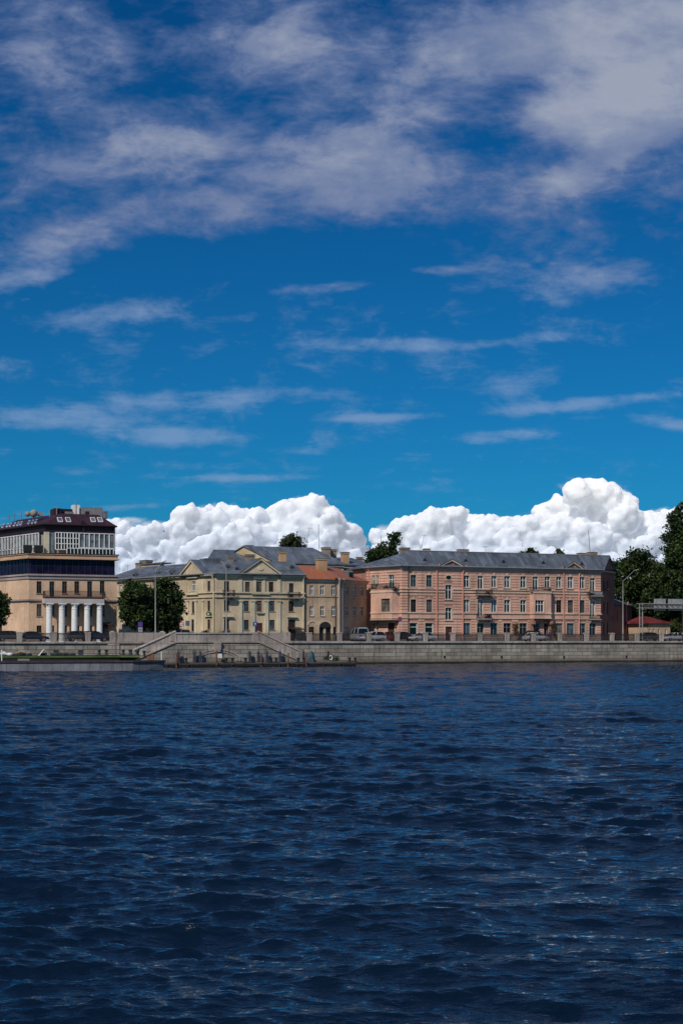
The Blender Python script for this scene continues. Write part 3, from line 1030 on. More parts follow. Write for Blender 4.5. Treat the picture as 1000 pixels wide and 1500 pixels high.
w = MB(); w.tube([fk.w(sW, -ov, zO + .04), P3(eK, zO + .04), FF.w(sE, -ov, zO + .04)], .11, 6); w.build('gutter', M['iron_grey'], cr)
w = MB(); w.box(FF, FF.hit(270 + 30, 7), FF.hit(325, 7), 7, 10, zr - 1.5, FF.z(312, 818, 7)); w.build('attic', M['roof_b'], cr)
chimney(cr, FF, 361.5, 373, 812, 820, 5.0, 'chimney_grey', 1.0)
antenna(cr, fk, 255, 832, 255, 824, 4, 1)
def roof_hatch(root, fr, px, py, w_, h_, ov, zO, zr, dr):
    d = -ov + (fr.z(px, py, 2.0) - zO) / (zr - zO) * (dr + ov); s = fr.hit(px, d)
    d = max(.3, min(dr - .8, d)); z = zO + (zr - zO) * (d + ov) / (dr + ov)
    a = MB(); a.prism(fr, [(s - w_, z - .3), (s + w_, z - .3), (s + w_, z + h_ * .6), (s, z + h_), (s - w_, z + h_ * .6)], d, d + 1.4)
    o = a.build('roof_hatch', M['roof'], root)
    b = MB(); b.box(fr, s - w_ * .6, s + w_ * .6, d - .02, d - .003, z + .08, z + h_ * .55); b.build('hatch_door', M['iron'], o)
for px, py, ww in ((334, 833, .5), (347, 836, .4), (428, 834, .5)): roof_hatch(cr, FF, px, py, ww, .8, ov, zO, zr, dr)
for px, py in ((196, 846), (228, 843), (250, 840)): roof_hatch(cr, fk, px, py, .6, .8, ov, zO, zr, dr)
w = MB()
for t in (.28,):
    za_ = zO + (zr - zO) * t + .22; da_ = -ov + (dr + ov) * t
    for fr, a_, b_ in ((FF, sK + 2, FF.hit(352)), (FF, FF.hit(411), sE - .3), (fk, sW, fk.hit(265))):
        for hh in (.0, .22): w.tube([fr.w(a_, da_, za_ + hh), fr.w(b_, da_, za_ + hh)], .03, 5)
        n_ = int((b_ - a_) / 1.5)
        for k in range(n_ + 1): w.tube([fr.w(a_ + (b_ - a_) * k / max(1, n_), da_, za_ - .3), fr.w(a_ + (b_ - a_) * k / max(1, n_), da_, za_ + .24)], .03, 5)
w.build('snow_guard', M['iron_grey'], cr)
chimney(cr, fk, 206, 212, 833, 842, 4.5, 'chimney_grey', 1.0); chimney(cr, FF, 335, 342, 815, 823, 5.0, 'chimney_grey', .9)
# green cross sign on the wall
a = MB(); s = fk.hit(307.5); z = fk.z(307.5, 899.6)
a.prism(fk, [(s - .62, z - .24), (s + .62, z - .24), (s + .62, z + .24), (s - .62, z + .24)], -.3, -.18)
o = a.build('sign_board', plain('sign_green', (.015, .12, .04), .5), cr)
a = MB(); a.box(fk, s - .06, s + .06, -.34, -.301, z - .18, z + .18); a.box(fk, s - .2, s + .2, -.336, -.302, z - .07, z + .07)
a.build('cross', M['white'], o)
# cafe canopy by the right entrance
a = MB()
c0, c1 = FF.hit(420.5), FF.hit(438.5); zz = FF.z(429, 921)
a.slab([FF.w(c0, -2.4, zz - .1), FF.w(c1, -2.4, zz - .1), FF.w(c1, -.05, zz + .25), FF.w(c0, -.05, zz + .25)], .09)
o = a.build('canopy', M['iron'], cr)
a = MB()
for s in (c0 + .1, c1 - .1): a.tube([FF.w(s, -2.3, GZ), FF.w(s, -2.3, zz - .2)], .04, 6)
a.build('canopy_post', M['iron'], o)

# ================================================================ BEIGE BUILDING WITH RUSTY ROOF
be = empty('beige_building', (*E, GZ), TH, 'beige three storey house with rusty orange roof and an arched gateway', 'building')
fb = Fr(FF.pt(0, .25), TH)
b0, b1 = fb.hit(445.8), fb.hit(498)
Bc = fb.pt(b1); fbr = Fr(Bc, R(63))
b2 = fbr.hit(537)
zb = fb.z(480, 849)
op = []; opr = []
for a, b in ((453.6, 459.2), (469, 475), (485.4, 491.2)):
    window(be, fb, op, a, b, 857.6, 871.8, 'white_frame', pick()); window(be, fb, op, a, b, 888.2, 902.4, 'white_frame', pick())
for a, b in ((505, 509.6), (516.4, 521), (527.8, 532.4)):
    window(be, fbr, opr, a, b, 859.6, 872.2, 'white_frame', pick()); window(be, fbr, opr, a, b, 888.6, 902.6, 'white_frame', 'glass_dark')
    window(be, fbr, opr, a, b, 918.4, 931, 'white_frame', 'glass_dark', sill=False)
window(be, fb, op, 452, 460, 918.4, 930, 'brown_frame', 'glass_dark', mull=1, sill=False)
window(be, fb, op, 486, 492.4, 918.4, 930, 'brown_frame', 'glass_dark', mull=1, sill=False)
# arched gateway: rectangular opening, arch ring and dark recess
g0, g1 = fb.hit(467.2), fb.hit(484.6); zs = fb.z(476, 919); za = fb.z(476, 911)
op.append((g0, g1, GZ, zs))
w = MB(); wall(w, fb, b0, b1, GZ - .3, zb, op); wall(w, fbr, 0, b2, GZ - .3, zb, [])
for p, q in ((fbr.pt(b2), fb.pt(b1 + 3, 11)), (fb.pt(b1 + 3, 11), fb.pt(b0, 11)), (fb.pt(b0, 11), fb.pt(b0, 0))):
    w.poly([P3(p, GZ - .3), P3(q, GZ - .3), P3(q, zb), P3(p, zb)])
w = MB(); wall(w, fb, b0, b1, GZ - .3, zb, op)
for p, q in ((fbr.pt(b2), fb.pt(b1 + 3, 11)), (fb.pt(b1 + 3, 11), fb.pt(b0, 11)), (fb.pt(b0, 11), fb.pt(b0, 0))):
    w.poly([P3(p, GZ - .3), P3(q, GZ - .3), P3(q, zb), P3(p, zb)])
w.build('wall', M['beige'], be)
w = MB(); wall(w, fbr, 0, b2, GZ - .3, zb, opr); w.build('side_wall', M['beige_dark'], be, label='brownish side wall turned away from the sun')
def arch_pts(s0, s1, zs, za, n=14, t=0):
    m = (s0 + s1) / 2; rx = (s1 - s0) / 2 + t; rz = za - zs + t
    return [(m - rx * math.cos(math.pi * k / n), zs + rz * math.sin(math.pi * k / n)) for k in range(n + 1)]
def arch_ring(mb, fr, s0, s1, zs, za, t, d0, d1, n=14):
    i, o = arch_pts(s0, s1, zs, za, n), arch_pts(s0, s1, zs, za, n, t)
    for k in range(n):
        mb.prism(fr, [i[k], o[k], o[k + 1], i[k + 1]], d0, d1)
w = MB(); w.prism(fb, arch_pts(g0, g1, zs, za), -.03, .05); w.box(fb, g0, g1, .5, .6, GZ, zs)
gt = w.build('gateway', M['door_dark'], be)
w = MB(); arch_ring(w, fb, g0, g1, zs, za, .35, -.12, .04)
w.box(fb, g0 - .35, g0 - .002, -.12, .04, GZ, zs); w.box(fb, g1 + .002, g1 + .35, -.12, .04, GZ, zs)
arch_ring(w, fb, fb.hit(452), fb.hit(462.6), fb.z(457, 916), fb.z(457, 910.8), .25, -.1, .04)
w.box(fb, fb.hit(476) - .18, fb.hit(476) + .18, .2, .4, GZ, zs + .01)
w.build('arch_moulding', M['beige_trim'], be)
w = MB()
for fr, a, b in ((fb, b0, b1), (fbr, 0, b2)):
    strip(w, fr, a, b + .05, fb.z(480, 874.4), fb.z(480, 873), .12)
    strip(w, fr, a, b + .05, zb - .5, zb - .33, .12); strip(w, fr, a, b + .1, zb - .32, zb - .02, .3)
w.box(fb, b1 - .3, b1 + .06, -.18, .05, GZ - .3, zb - .5)
w.build('string_course', M['beige_trim'], be)
drainpipe(be, fb, 490.6, 850, 'iron', r=.05); drainpipe(be, fb, 495.6, 850.5, 'pipe_grey', d=-.3, r=.11); drainpipe(be, fbr, 500, 851, 'pipe_grey', r=.11)
# roof
ov = .5; zO = zb + .05; dr = 5.2
zr = fb.z(460, 829.5, dr)
eX = ray_x(fb.pt(0, -ov), (fb.dx, fb.dy), fbr.pt(0, -ov), (fbr.dx, fbr.dy))
XR = ray_x(fb.pt(0, dr), (fb.dx, fb.dy), fbr.pt(0, dr * .9), (fbr.dx, fbr.dy))
r = MB()
r.slab([fb.w(b0 + .2, -ov, zO), P3(eX, zO), P3(XR, zr), fb.w(b0 - 4, dr, zr)], .08)
r.slab([P3(eX, zO), fbr.w(b2 + .3, -ov, zO), fbr.w(b2 - 2.0, dr * .9, zr), P3(XR, zr)], .08)
r.slab([fb.w(b0 - 4, dr, zr), P3(XR, zr), fb.w(b1 - 2, 10, zO), fb.w(b0 - 4, 10, zO)], .08)
r.slab([P3(XR, zr), fbr.w(b2 - 2.0, dr * .9, zr), fbr.w(b2, 9.4, zO), fb.w(b1 - 2, 10, zO)], .08)
r.build('roof', M['roof_rust'], be, label='rusty orange metal roof')
chimney(be, fb, 466.2, 479.2, 817.5, 835, 3.2, 'chimney', 1.3)
chimney(be, fb, 411, 419.4, 807.5, 822, 6.5, 'chimney', 1.1)
s = fb.hit(514, 2); 
w = MB(); w.box(fb, fb.hit(510.5, 4), fb.hit(517.5, 4), 4, 6.5, zO + .2, fb.z(514, 837.4, 4)); o = w.build('dormer', M['roof'], be)
w = MB(); w.box(fb, fb.hit(511.5, 3.98), fb.hit(516.7, 3.98), 3.95, 3.998, zO + .5, fb.z(514, 838.6, 4)); w.build('pane', M['glass_dark'], o)

# ================================================================ HOUSES BEHIND
def back_house(name, label, fr, px0, px1, pyE, pyR, d, depth, wallmat, roofmat, skew=0.0, group=None, z0=GZ):
    s0, s1 = fr.hit(px0, d), fr.hit(px1, d)
    rt = empty(name, (*fr.pt(s0, d), GZ), fr.ang, label, 'building', group)
    ze = fr.z((px0 + px1) / 2, pyE, d)
    h = depth / 2
    zr = fr.z((px0 + px1) / 2, pyR, d + h)
    k = -skew
    A = fr.pt(s0, d); Bq = fr.pt(s1, d); Cq = fr.pt(s1 + k * depth, d + depth); Dq = fr.pt(s0 + k * depth, d + depth)
    r0 = fr.pt(s0 + k * h, d + h); r1 = fr.pt(s1 + k * h, d + h)
    w = MB()
    for p, q in ((A, Bq), (Bq, Cq), (Cq, Dq), (Dq, A)):
        w.poly([P3(p, GZ - .3), P3(q, GZ - .3), P3(q, ze), P3(p, ze)])
    w.poly([P3(A, ze), P3(Dq, ze), P3(r0, zr)]); w.poly([P3(Bq, ze), P3(Cq, ze), P3(r1, zr)])
    w.build('wall', M[wallmat], rt)
    r = MB()
    o = .45
    e0 = fr.pt(s0 - .3 + k * -o, d - o); e1 = fr.pt(s1 + .3 + k * -o, d - o)
    e2 = fr.pt(s1 + .3 + k * (depth + o), d + depth + o); e3 = fr.pt(s0 - .3 + k * (depth + o), d + depth + o)
    q0 = (r0[0] - fr.dx * .3, r0[1] - fr.dy * .3); q1 = (r1[0] + fr.dx * .3, r1[1] + fr.dy * .3)
    drop = (zr - ze) / h * o
    r.slab([P3(e0, ze - drop + .1), P3(e1, ze - drop + .1), P3(q1, zr + .1), P3(q0, zr + .1)], .09)
    r.slab([P3(e2, ze - drop + .1), P3(e3, ze - drop + .1), P3(q0, zr + .1), P3(q1, zr + .1)], .09)
    r.build('roof', M[roofmat], rt)
    w = MB()
    w.box(fr, s0, s1, d - .28, d + .02, ze - .55, ze - .3)
    w.build('cornice', M['grey_wall'], rt)
    return rt
h1 = back_house('gabled_house', 'house with yellow gable end and long grey roof rising behind the rusty roof', FF, 405, 503, 825, 803, 16, 13, 'yellow_wall', 'roof_b', skew=.55)
chimney(h1, FF, 474, 484, 801.5, 812, 20, 'chimney_grey', 1.2); chimney(h1, FF, 484.6, 493, 804.5, 814, 21, 'chimney_grey', 1.0)
antenna(h1, FF, 446.5, 805, 453.5, 772, 21, 1); antenna(h1, FF, 467.4, 806, 466.4, 768, 21, 0, .05)
h2 = back_house('grey_roofed_house', 'grey roofed house showing just behind the left corner of the cream building', FF, 306, 372, 821, 806.5, 20, 12, 'grey_wall', 'roof', skew=-.5)
chimney(h2, FF, 361, 371, 798.5, 809, 26, 'chimney_grey', 1.3); chimney(h2, FF, 369, 380, 802, 812, 26, 'chimney_grey', 1.3); chimney(h2, FF, 322, 331, 808, 815, 25, 'chimney_grey', 1)
h3 = back_house('low_roofed_house', 'house with dark eaves and grey roof between the rusty roof and the pink building', FF, 496, 541, 828, 818, 19, 12, 'grey_wall', 'roof', skew=.2)
chimney(h3, FF, 502, 511.4, 808.5, 829, 19.6, 'chimney', 1.1)
chimney(h3, FF, 525, 531, 816, 824, 24, 'chimney_grey', 1)
h4 = back_house('firewall_house', 'grey roofed house with a yellow firewall behind the left wing of the cream building', fk, 160, 214, 845, 834, 14, 12, 'yellow_wall', 'roof_b')
chimney(h4, fk, 198.5, 205, 824.5, 833, 15, 'chimney_grey', 1.5); chimney(h4, fk, 204.4, 213.6, 820.5, 832, 15.5, 'chimney_grey', 1.5)
w = MB(); w.prism(fk, [(fk.hit(206, 12), fk.z(206, 846, 12)), (fk.hit(232, 12), fk.z(232, 840, 12)), (fk.hit(234, 12), fk.z(234, 827, 12)), (fk.hit(206, 12), fk.z(206, 829, 12))], 12, 13); w.build('firewall', M['yellow_wall'], h4)
w = MB(); w.box(fk, fk.hit(204, 11.8), fk.hit(236, 11.8), 11.8, 14, fk.z(220, 827, 12), fk.z(220, 825, 12)); w.build('attic_roof', M['roof'], h4)
antenna(h4, fk, 227.5, 826, 227.5, 820, 12.5, 1); antenna(h4, fk, 187, 836, 187, 828, 15, 1)

# ================================================================ APRICOT BUILDING WITH PORTICO
f1 = QF.at(42, 17.0)
ap = empty('portico_building', (*f1.P, GZ), TH, 'apricot building with white column portico, dark glass band and maroon mansard roof', 'building')
s_r = f1.hit(171.2)
g1 = Fr(f1.P, LA)
sl = g1.hit(-14)
zband0, zband1 = f1.z(42, 848), f1.z(42, 840.6)
zg1 = f1.z(42, 818); zt1 = f1.z(42, 810.6)
op = []
AW = dict(frame='brown_frame', trans=.68)
for k, (a, b) in enumerate(((53.6, 61), (72.4, 79.6), (91, 98.2), (109, 116.2), (127.8, 135), (146.2, 153.2))):
    low = k in (1, 4)
    window(ap, f1, op, a, b, 851.6, 875 if low else 869.2, 'brown_frame', 'glass_dark', trim='apricot_trim' if False else None, trans=.7, sill=not low)
    window(ap, f1, op, a, b, 885, 902.8, 'brown_frame', pick(), trans=.7)
    if k < 5: window(ap, f1, op, a, b, 916.4, 927.2, 'brown_frame', 'glass_dark', trans=None)
door(ap, f1, op, 150.4, 158.4, 911.5, 938, 'door_dark')
w = MB(); wall(w, f1, 0, s_r, GZ - .3, zband0, op); wall(w, g1, sl, 0, GZ - .3, zband0, [])
bk = 16
for p, q in ((f1.pt(s_r), f1.pt(s_r, bk)), (f1.pt(s_r, bk), g1.pt(sl, bk))):
    w.poly([P3(p, GZ - .3), P3(q, GZ - .3), P3(q, zband0), P3(p, zband0)])
w.build('wall', M['apricot'], ap)
def wrap(mb, out, z0, z1, sr=None, dep=.3, slx=None):
    """a band wrapped round the left face and the front, out metres proud"""
    sr = s_r if sr is None else sr
    slx = sl if slx is None else slx
    c = ray_x(f1.pt(0, -out), (f1.dx, f1.dy), g1.pt(0, -out), (g1.dx, g1.dy))
    ci = ray_x(f1.pt(0, dep), (f1.dx, f1.dy), g1.pt(0, dep), (g1.dx, g1.dy))
    mb.column([g1.pt(slx, -out), c, f1.pt(sr + out, -out), f1.pt(sr + out, dep + 4), f1.pt(sr - .5, dep + 4), f1.pt(sr - .5, dep), ci, g1.pt(slx, dep)], z0, z1)
w = MB()
wrap(w, .14, zband0 + .0, zband1 - .25); wrap(w, .3, zband1 - .249, zband1)
zs0, zs1 = f1.z(42, 881.2), f1.z(42, 877.6)
wrap(w, .16, zs0 + .0, zs0 + .12); wrap(w, .28, zs0 + .121, zs1)
w.build('band_course', M['band_grey'], ap)
w = MB()
cI = ray_x(f1.pt(0, .35), (f1.dx, f1.dy), g1.pt(0, .35), (g1.dx, g1.dy))
w.column([g1.pt(sl, .35), cI, f1.pt(s_r - .25, .35), f1.pt(s_r - .25, bk), g1.pt(sl, bk)], zband1 - .05, zg1 + .05)
gb = w.build('glass_band', M['glass_band'], ap)
w = MB()
n = 14
for k in range(n + 1):
    s = .3 + (s_r - .6) * k / n
    w.box(f1, s - .05, s + .05, .27, .36, zband1, zg1)
for k in range(9):
    s = -.6 - k * 1.15
    w.box(g1, s - .05, s + .05, .27, .36, zband1, zg1)
zm = zband1 + (zg1 - zband1) * .55
w.box(f1, .3, s_r - .3, .30, .36, zm - .03, zm + .03); w.box(g1, sl, -.1, .30, .36, zm - .03, zm + .03)
w.build('mullion', plain('dark_mullion', (.02, .015, .03), .4), gb)
w = MB(); wrap(w, .32, zg1, zg1 + .16, dep=.6); wrap(w, .12, zg1 + .161, zt1 - .12, dep=.5); wrap(w, .26, zt1 - .119, zt1, dep=.5)
w.column([g1.pt(sl, .4), cI, f1.pt(s_r - .3, .4), f1.pt(s_r - .3, bk), g1.pt(sl, bk)], zt1 - .6, zt1 - .3)
w.build('terrace_band', M['tan_band'], ap)
w = MB(); wrap(w, .3, zt1 + .002, zt1 + .1, dep=.2); w.build('terrace_coping', M['maroon'], ap)
# upper glazed storey, set back behind a terrace
du = 1.6
fu = f1.at(65, du); gu = Fr(fu.P, LA)
su = fu.hit(168); slu = gu.hit(-14)
zu0, zu1, zu2 = zt1 - .4, fu.z(65, 779), fu.z(65, 768)
w = MB()
w.column([gu.pt(slu, .5), ray_x(fu.pt(0, .5), (fu.dx, fu.dy), gu.pt(0, .5), (gu.dx, gu.dy)), fu.pt(su - .3, .5), fu.pt(su - .3, 12), gu.pt(slu, 12)], zu0, zu2)
w.build('upper_wall', M['grey_wall'], ap)
w = MB()
w.box(fu, .0, .72, -.02, .5, zu0, zu1)
w.build('corner_pier', M['cream_trim'], ap)
w = MB(); w.box(fu, .75, 1.55, .2, .52, zu0, zu1); w.build('terrace_door', M['glass_terrace'], ap)
def glazing(fr, s0, s1, z0, z1, n, rows, d=0.0, pane='glass_terrace'):
    a = MB()
    for k in range(n + 1):
        s = s0 + (s1 - s0) * k / n
        wd = .045 if k % 2 else .075
        a.box(fr, s - wd, s + wd, d - .06, d + .08, z0, z1)
    for q in rows:
        z = z0 + (z1 - z0) * q
        a.box(fr, s0, s1, d - .05, d + .07, z - .05, z + .05)
    o = a.build('glazing_frame', M['white_frame'], ap)
    b = MB(); b.box(fr, s0, s1, d + .09, d + .13, z0, z1); b.build('pane', M[pane], o)
    return o
zgb = fu.z(120, 805.8)
glazing(fu, fu.hit(81), fu.hit(115.6), zgb, zu1 - .05, 8, (.0, .35, .68, 1.0), -.1, 'glass_dark')
glazing(fu, fu.hit(116), fu.hit(167), zgb, zu1 - .05, 7, (.0, .14, 1.0), -.1)
glazing(gu, slu, gu.hit(56), fu.z(65, 808), zu1 - .05, 16, (.0, .3, 1.0), .05)
# terrace parapet panels and railing
ft = f1.at(60, .55)
a = MB()
for k in range(40):
    s = ft.hit(1, 0) if False else 0
zt = zt1 - .05
e0, e1 = f1.hit(98, .5), f1.hit(166, .5)
n = 13
for k in range(n + 1):
    s = e0 + (e1 - e0) * k / n
    a.box(f1, s - .05, s + .05, .45, .55, zt, zt + .95)
a.box(f1, e0, e1, .44, .56, zt + .95, zt + 1.03)
o = a.build('terrace_railing', M['white_frame'], ap)
b = MB(); b.box(f1, e0, e1, .48, .52, zt + .08, zt + .9); b.build('pane', M['glass_dark'], o)
a = MB()
sl2 = g1.hit(-12, .5)
for k in range(12):
    s = sl2 + (-1.0 - sl2) * k / 11
    a.box(g1, s - .04, s + .04, .45, .53, zt, zt + 1.0)
a.box(g1, sl2, -1.0, .44, .54, zt + 1.0, zt + 1.07)
o = a.build('terrace_railing', M['iron_grey'], ap)
# garden furniture on the terrace: dark rattan seats and a plant trough
for i, px in enumerate((41, 57)):
    t = empty('terrace_screen', (*f1.pt(f1.hit(px, 1.0), 1.0), zt), TH, ('black box screen at the left on the roof terrace', 'black box screen nearer the pale corner pier on the roof terrace')[i], 'screen', 'dark screens on the roof terrace')
    ff = Fr(f1.pt(f1.hit(px, 1.0), 1.0), TH)
    a = MB(); a.box(ff, -.62, .62, 0, .5, zt + .35, zt + 1.3); a.box(ff, -.55, .55, .05, .45, zt, zt + .349); a.build('screen_body', M['black'], t)
    a = MB(); a.box(ff, -.68, .68, -.05, .55, zt + 1.301, zt + 1.36); a.build('screen_top', M['iron_grey'], t)
# maroon wall, eaves, mansard
w = MB()
w.box(fu, .1, su - .1, .15, .6, zu1, zu2); w.box(gu, slu, -.1, .15, .6, zu1, zu2)
w.box(fu, .05, .22, .05, .2, zu0, zu2)
w.box(fu, fu.hit(120, .1), fu.hit(123, .1), -.15, .5, zu1, zu2 + .7)
w.box(fu, su - .25, su + .05, -.1, 9, zu0, zu2)
w.build('maroon_wall', M['maroon'], ap)
ovr = .35
zm0 = zu2; zm1 = fu.z(90, 752.5, 5)
def ring4(off):
    c = ray_x(fu.pt(0, off), (fu.dx, fu.dy), gu.pt(0, off), (gu.dx, gu.dy))
    return [gu.pt(slu, off), c, fu.pt(su + .3 - max(0, off) * .9, off), fu.pt(su + .3 - max(0, off) * .9, 14 - off)]
o_, i_ = ring4(-ovr), ring4(4.6)
i_[2] = fu.pt(fu.hit(144, 4.6), 4.6); i_[3] = fu.pt(fu.hit(144, 4.6), 10)
r = MB()
for k in range(3):
    r.slab([P3(o_[k], zm0), P3(o_[k + 1], zm0), P3(i_[k + 1], zm1), P3(i_[k], zm1)], .12)
r.slab([P3(i_[0], zm1), P3(i_[1], zm1), P3(i_[2], zm1), P3(i_[3], zm1), gu.w(slu, 9, zm1)], .1)
rf = r.build('mansard_roof', M['roof_maroon'], ap)
w = MB(); w.tube([P3(o_[0], zm0), P3(o_[1], zm0), P3(o_[2], zm0)], .1, 6); w.build('gutter', M['maroon'], ap)
def on_slope(fr, px, py):      # depth behind the plane at which the ray meets the roof slope
    lo, hi = -ovr, 4.6
    for _ in range(30):
        m = (lo + hi) / 2
        z = fr.z(px, py, m)
        if z > zm0 + (zm1 - zm0) * (m + ovr) / (4.6 + ovr): lo = m
        else: hi = m
    return lo
def skylight(fr, px0, px1, py0, py1, lean=0.0):
    pts = []
    for px, py in ((px0, py1), (px1, py1), (px1 - lean, py0), (px0 - lean, py0)):
        d = on_slope(fr, px, py)
        pts.append(Vector(fr.w(fr.hit(px, d), d, fr.z(px, py, d))))
    nrm = (pts[1] - pts[0]).cross(pts[3] - pts[0]).normalized()
    if nrm.z < 0: nrm.negate()
    a = MB(); a.hexa([p - nrm * .1 for p in pts] + [p + nrm * .1 for p in pts])
    o = a.build('skylight', M['white_frame'], rf)
    c = sum(pts, Vector()) / 4
    q = [c + (p - c) * .8 + nrm * .115 for p in pts]
    b = MB(); b.poly(q); b.build('pane', M['glass_terrace'], o)
for px in (85.2, 97.2, 133.6, 144): skylight(fu, px, px + 7, 758.6, 765, 2.0)
for px in (-4, 2, 8.5, 13, 19, 24, 28.5, 40, 45.5, 50.5): skylight(gu, px, px + 2.6, 768.6 - px * .14, 773.6 - px * .14, -2.4)
# rooftop plant
w = MB()
def rb(px0, px1, py0, d, dep=2, mat='white_frame', nm='rooftop_unit'):
    a = MB(); a.box(fu, fu.hit(px0, d), fu.hit(px1, d), d, d + dep, zm1 - .3, fu.z((px0 + px1) / 2, py0, d))
    return a.build(nm, M[mat], ap)
rb(79.5, 90, 744.5, 6.5, 3, 'maroon'); rb(90, 106, 745.5, 7.0, 3, 'maroon'); rb(107, 117, 739.5, 6.8, 1.5, 'white_frame'); rb(116, 128, 744.5, 7, 3, 'chimney_grey')
rb(128, 150, 744.5, 6.6, 3, 'white_frame'); rb(119, 150.5, 743.0, 6.4, .3, 'iron_grey'); rb(151, 158, 749, 6.4, 2.5, 'glass_terrace', 'roof_cabin')
rb(126, 131, 749, 5.2, .8, 'maroon'); rb(96, 108, 749.4, 5.4, .5, 'grey_wall'); rb(48, 54, 751.5, 6, 1, 'grey_wall'); rb(38, 42, 753, 6, 1, 'black'); rb(56, 64, 750.6, 6.4, 1, 'grey_wall')
for px, py in ((13, 756), (20.5, 752), (31, 752), (73, 746), (49, 748), (111.5, 736), (83, 741)):
    antenna(ap, fu, px, 762, px, py, 6.2, 0, .09)
a = MB(); a.ball(fu.w(fu.hit(49.5, 6), 6, fu.z(49, 752, 6)), .6); a.ball(fu.w(fu.hit(40.5, 6), 6, fu.z(40, 753, 6)), .42); a.build('satellite_dish', M['chimney_grey'], ap, smooth=True)
# portico
zc1 = zs0
dc = -1.7
w = MB()
w.box(f1, f1.hit(64.5, dc), f1.hit(151.5, dc), dc - .55, .02, zc1 - .28, zs1 + .06)
pt = w.build('portico', M['portico'], ap)
for px in (72, 90.5, 109, 127.6, 146):
    s = f1.hit(px, dc)
    a = MB()
    c = f1.w(s, dc, GZ)
    zt_ = zc1 - .28 - GZ
    a.lathe(c, [(.56, 0), (.56, .18), (.5, .22), (.5, .3)] + [(.46 - .05 * (k / 8) ** 1.6, .3 + (zt_ - 1.15) * k / 8) for k in range(9)] + [(.47, zt_ - .82), (.42, zt_ - .78), (.43, zt_ - .5), (.54, zt_ - .2), (.56, zt_ - .14)], 20)
    a.box(f1, s - .58, s + .58, dc - .58, dc + .58, GZ + zt_ - .139, GZ + zt_ - .002)
    a.build('column', M['white'], pt, smooth=True)
balcony(ap, f1, 62.6, 150, 866.6, 876.4, 1.9, slab='door_brown')
# bracket lamp ring at the right corner
a = MB()
s = f1.hit(167.6, -1.0); z = f1.z(167.6, 915, -1.0)
c = Vector(f1.w(s, -.9, z)); ax = Vector((f1.nx, f1.ny, 0)); ux = Vector((f1.dx, f1.dy, 0))
a.tube([c + (ux * math.cos(t) + Vector((0, 0, 1)) * math.sin(t)) * .28 for t in [2 * math.pi * k / 16 for k in range(17)]], .05, 6)
a.tube([Vector(f1.w(f1.hit(158.6), .02, z + .1)), Vector(f1.w(f1.hit(161), -.9, z)), c - ux * .3], .035, 5)
a.build('bracket_ring', M['iron'], ap)
a = MB()
e = [f1.w(f1.hit(149.6), 0, f1.z(155, 911.5)), f1.w(f1.hit(161.5), 0, f1.z(155, 911.5)), f1.w(f1.hit(162.5), -1.3, f1.z(155, 914.5)), f1.w(f1.hit(150.5), -1.3, f1.z(155, 914.5))]
a.slab(e, .08); a.build('door_canopy', M['door_brown'], ap)
# ================================================================ QUAY, STREET, GROUND
def struct(o): return tag(o, kind='structure')
W0, W1 = QF.hit(-120), QF.hit(1150)
g = MB()
def Qp(u, v): return QF.pt(u, v)
g.poly([P3(Qp(W0 - 400, .3), GZ - .02), P3(Qp(W1 + 500, .3), GZ - .02), P3(Qp(W1 + 1500, 2600), GZ - .02), P3(Qp(W0 - 1500, 2600), GZ - .02)])
struct(g.build('ground', M['earth']))
r_root = None
g = MB(); g.poly([P3(Qp(W0 - 200, 3.2), GZ - .012), P3(Qp(W1 + 300, 3.2), GZ - .012), P3(Qp(W1 + 300, 15.0), GZ - .012), P3(Qp(W0 - 200, 15.0), GZ - .012)])
struct(g.build('road', M['asphalt']))
g = MB()
g.box(QF, W0 - 200, W1 + 300, .45, 3.2, GZ - .3, GZ + .0); g.box(QF, W0 - 200, W1 + 300, 15.0, 17.0, GZ - .3, GZ + .1)
struct(g.build('pavement', M['paving']))
g = MB()
for k in range(60):
    s = W0 + k * 4.5
    g.box(QF, s, s + 2, 9.0, 9.14, GZ - .0115, GZ - .006)
struct(g.build('road_marking', M['white']))

qw = empty('quay_wall', (*Qp(0, 0), 0), TH, 'long grey granite quay wall with projecting coping above the water', 'wall')
a = MB(); a.box(QF, W0, W1, 0, 1.2, -3, 3.049); a.build('wall_face', M['wall_granite'], qw)
a = MB()
s = W0
while s < W1:
    a.box(QF, s + .012, min(s + 2.6, W1) - .012, -.2, 1.0, 3.05, GZ + .02); s += 2.6
a.build('coping', M['granite_plain'], qw, bevel=.03)
a = MB()
for px, py in ((734.5, 963), (917.2, 962.3), (651, 962.8), (826, 963)):
    s = QF.hit(px); z = QF.z(px, py)
    a.box(QF, s - .17, s + .17, -.012, .05, z - .2, z + .2)
a.build('drain_hole', M['black'], qw)
a = MB()
for px, y0, y1, l in ((575.6, 954.5, 958.5, .2), (578, 954, 959.2, -.1), (580.5, 955, 959, .3), (583, 955.4, 958.6, -.25), (590, 955.5, 960, .12)):
    s = QF.hit(px); z0, z1 = QF.z(px, y1), QF.z(px, y0)
    a.prism(QF, [(s, z0), (s + .07, z0), (s + .07 + l, z1), (s + l, z1)], -.01, .02)
s = QF.hit(577); a.box(QF, s - .25, s + .75, -.01, .02, QF.z(577, 954.8), QF.z(577, 954.2))
a.build('graffiti', plain('faded_white_paint', (.42, .42, .40), .8), qw)

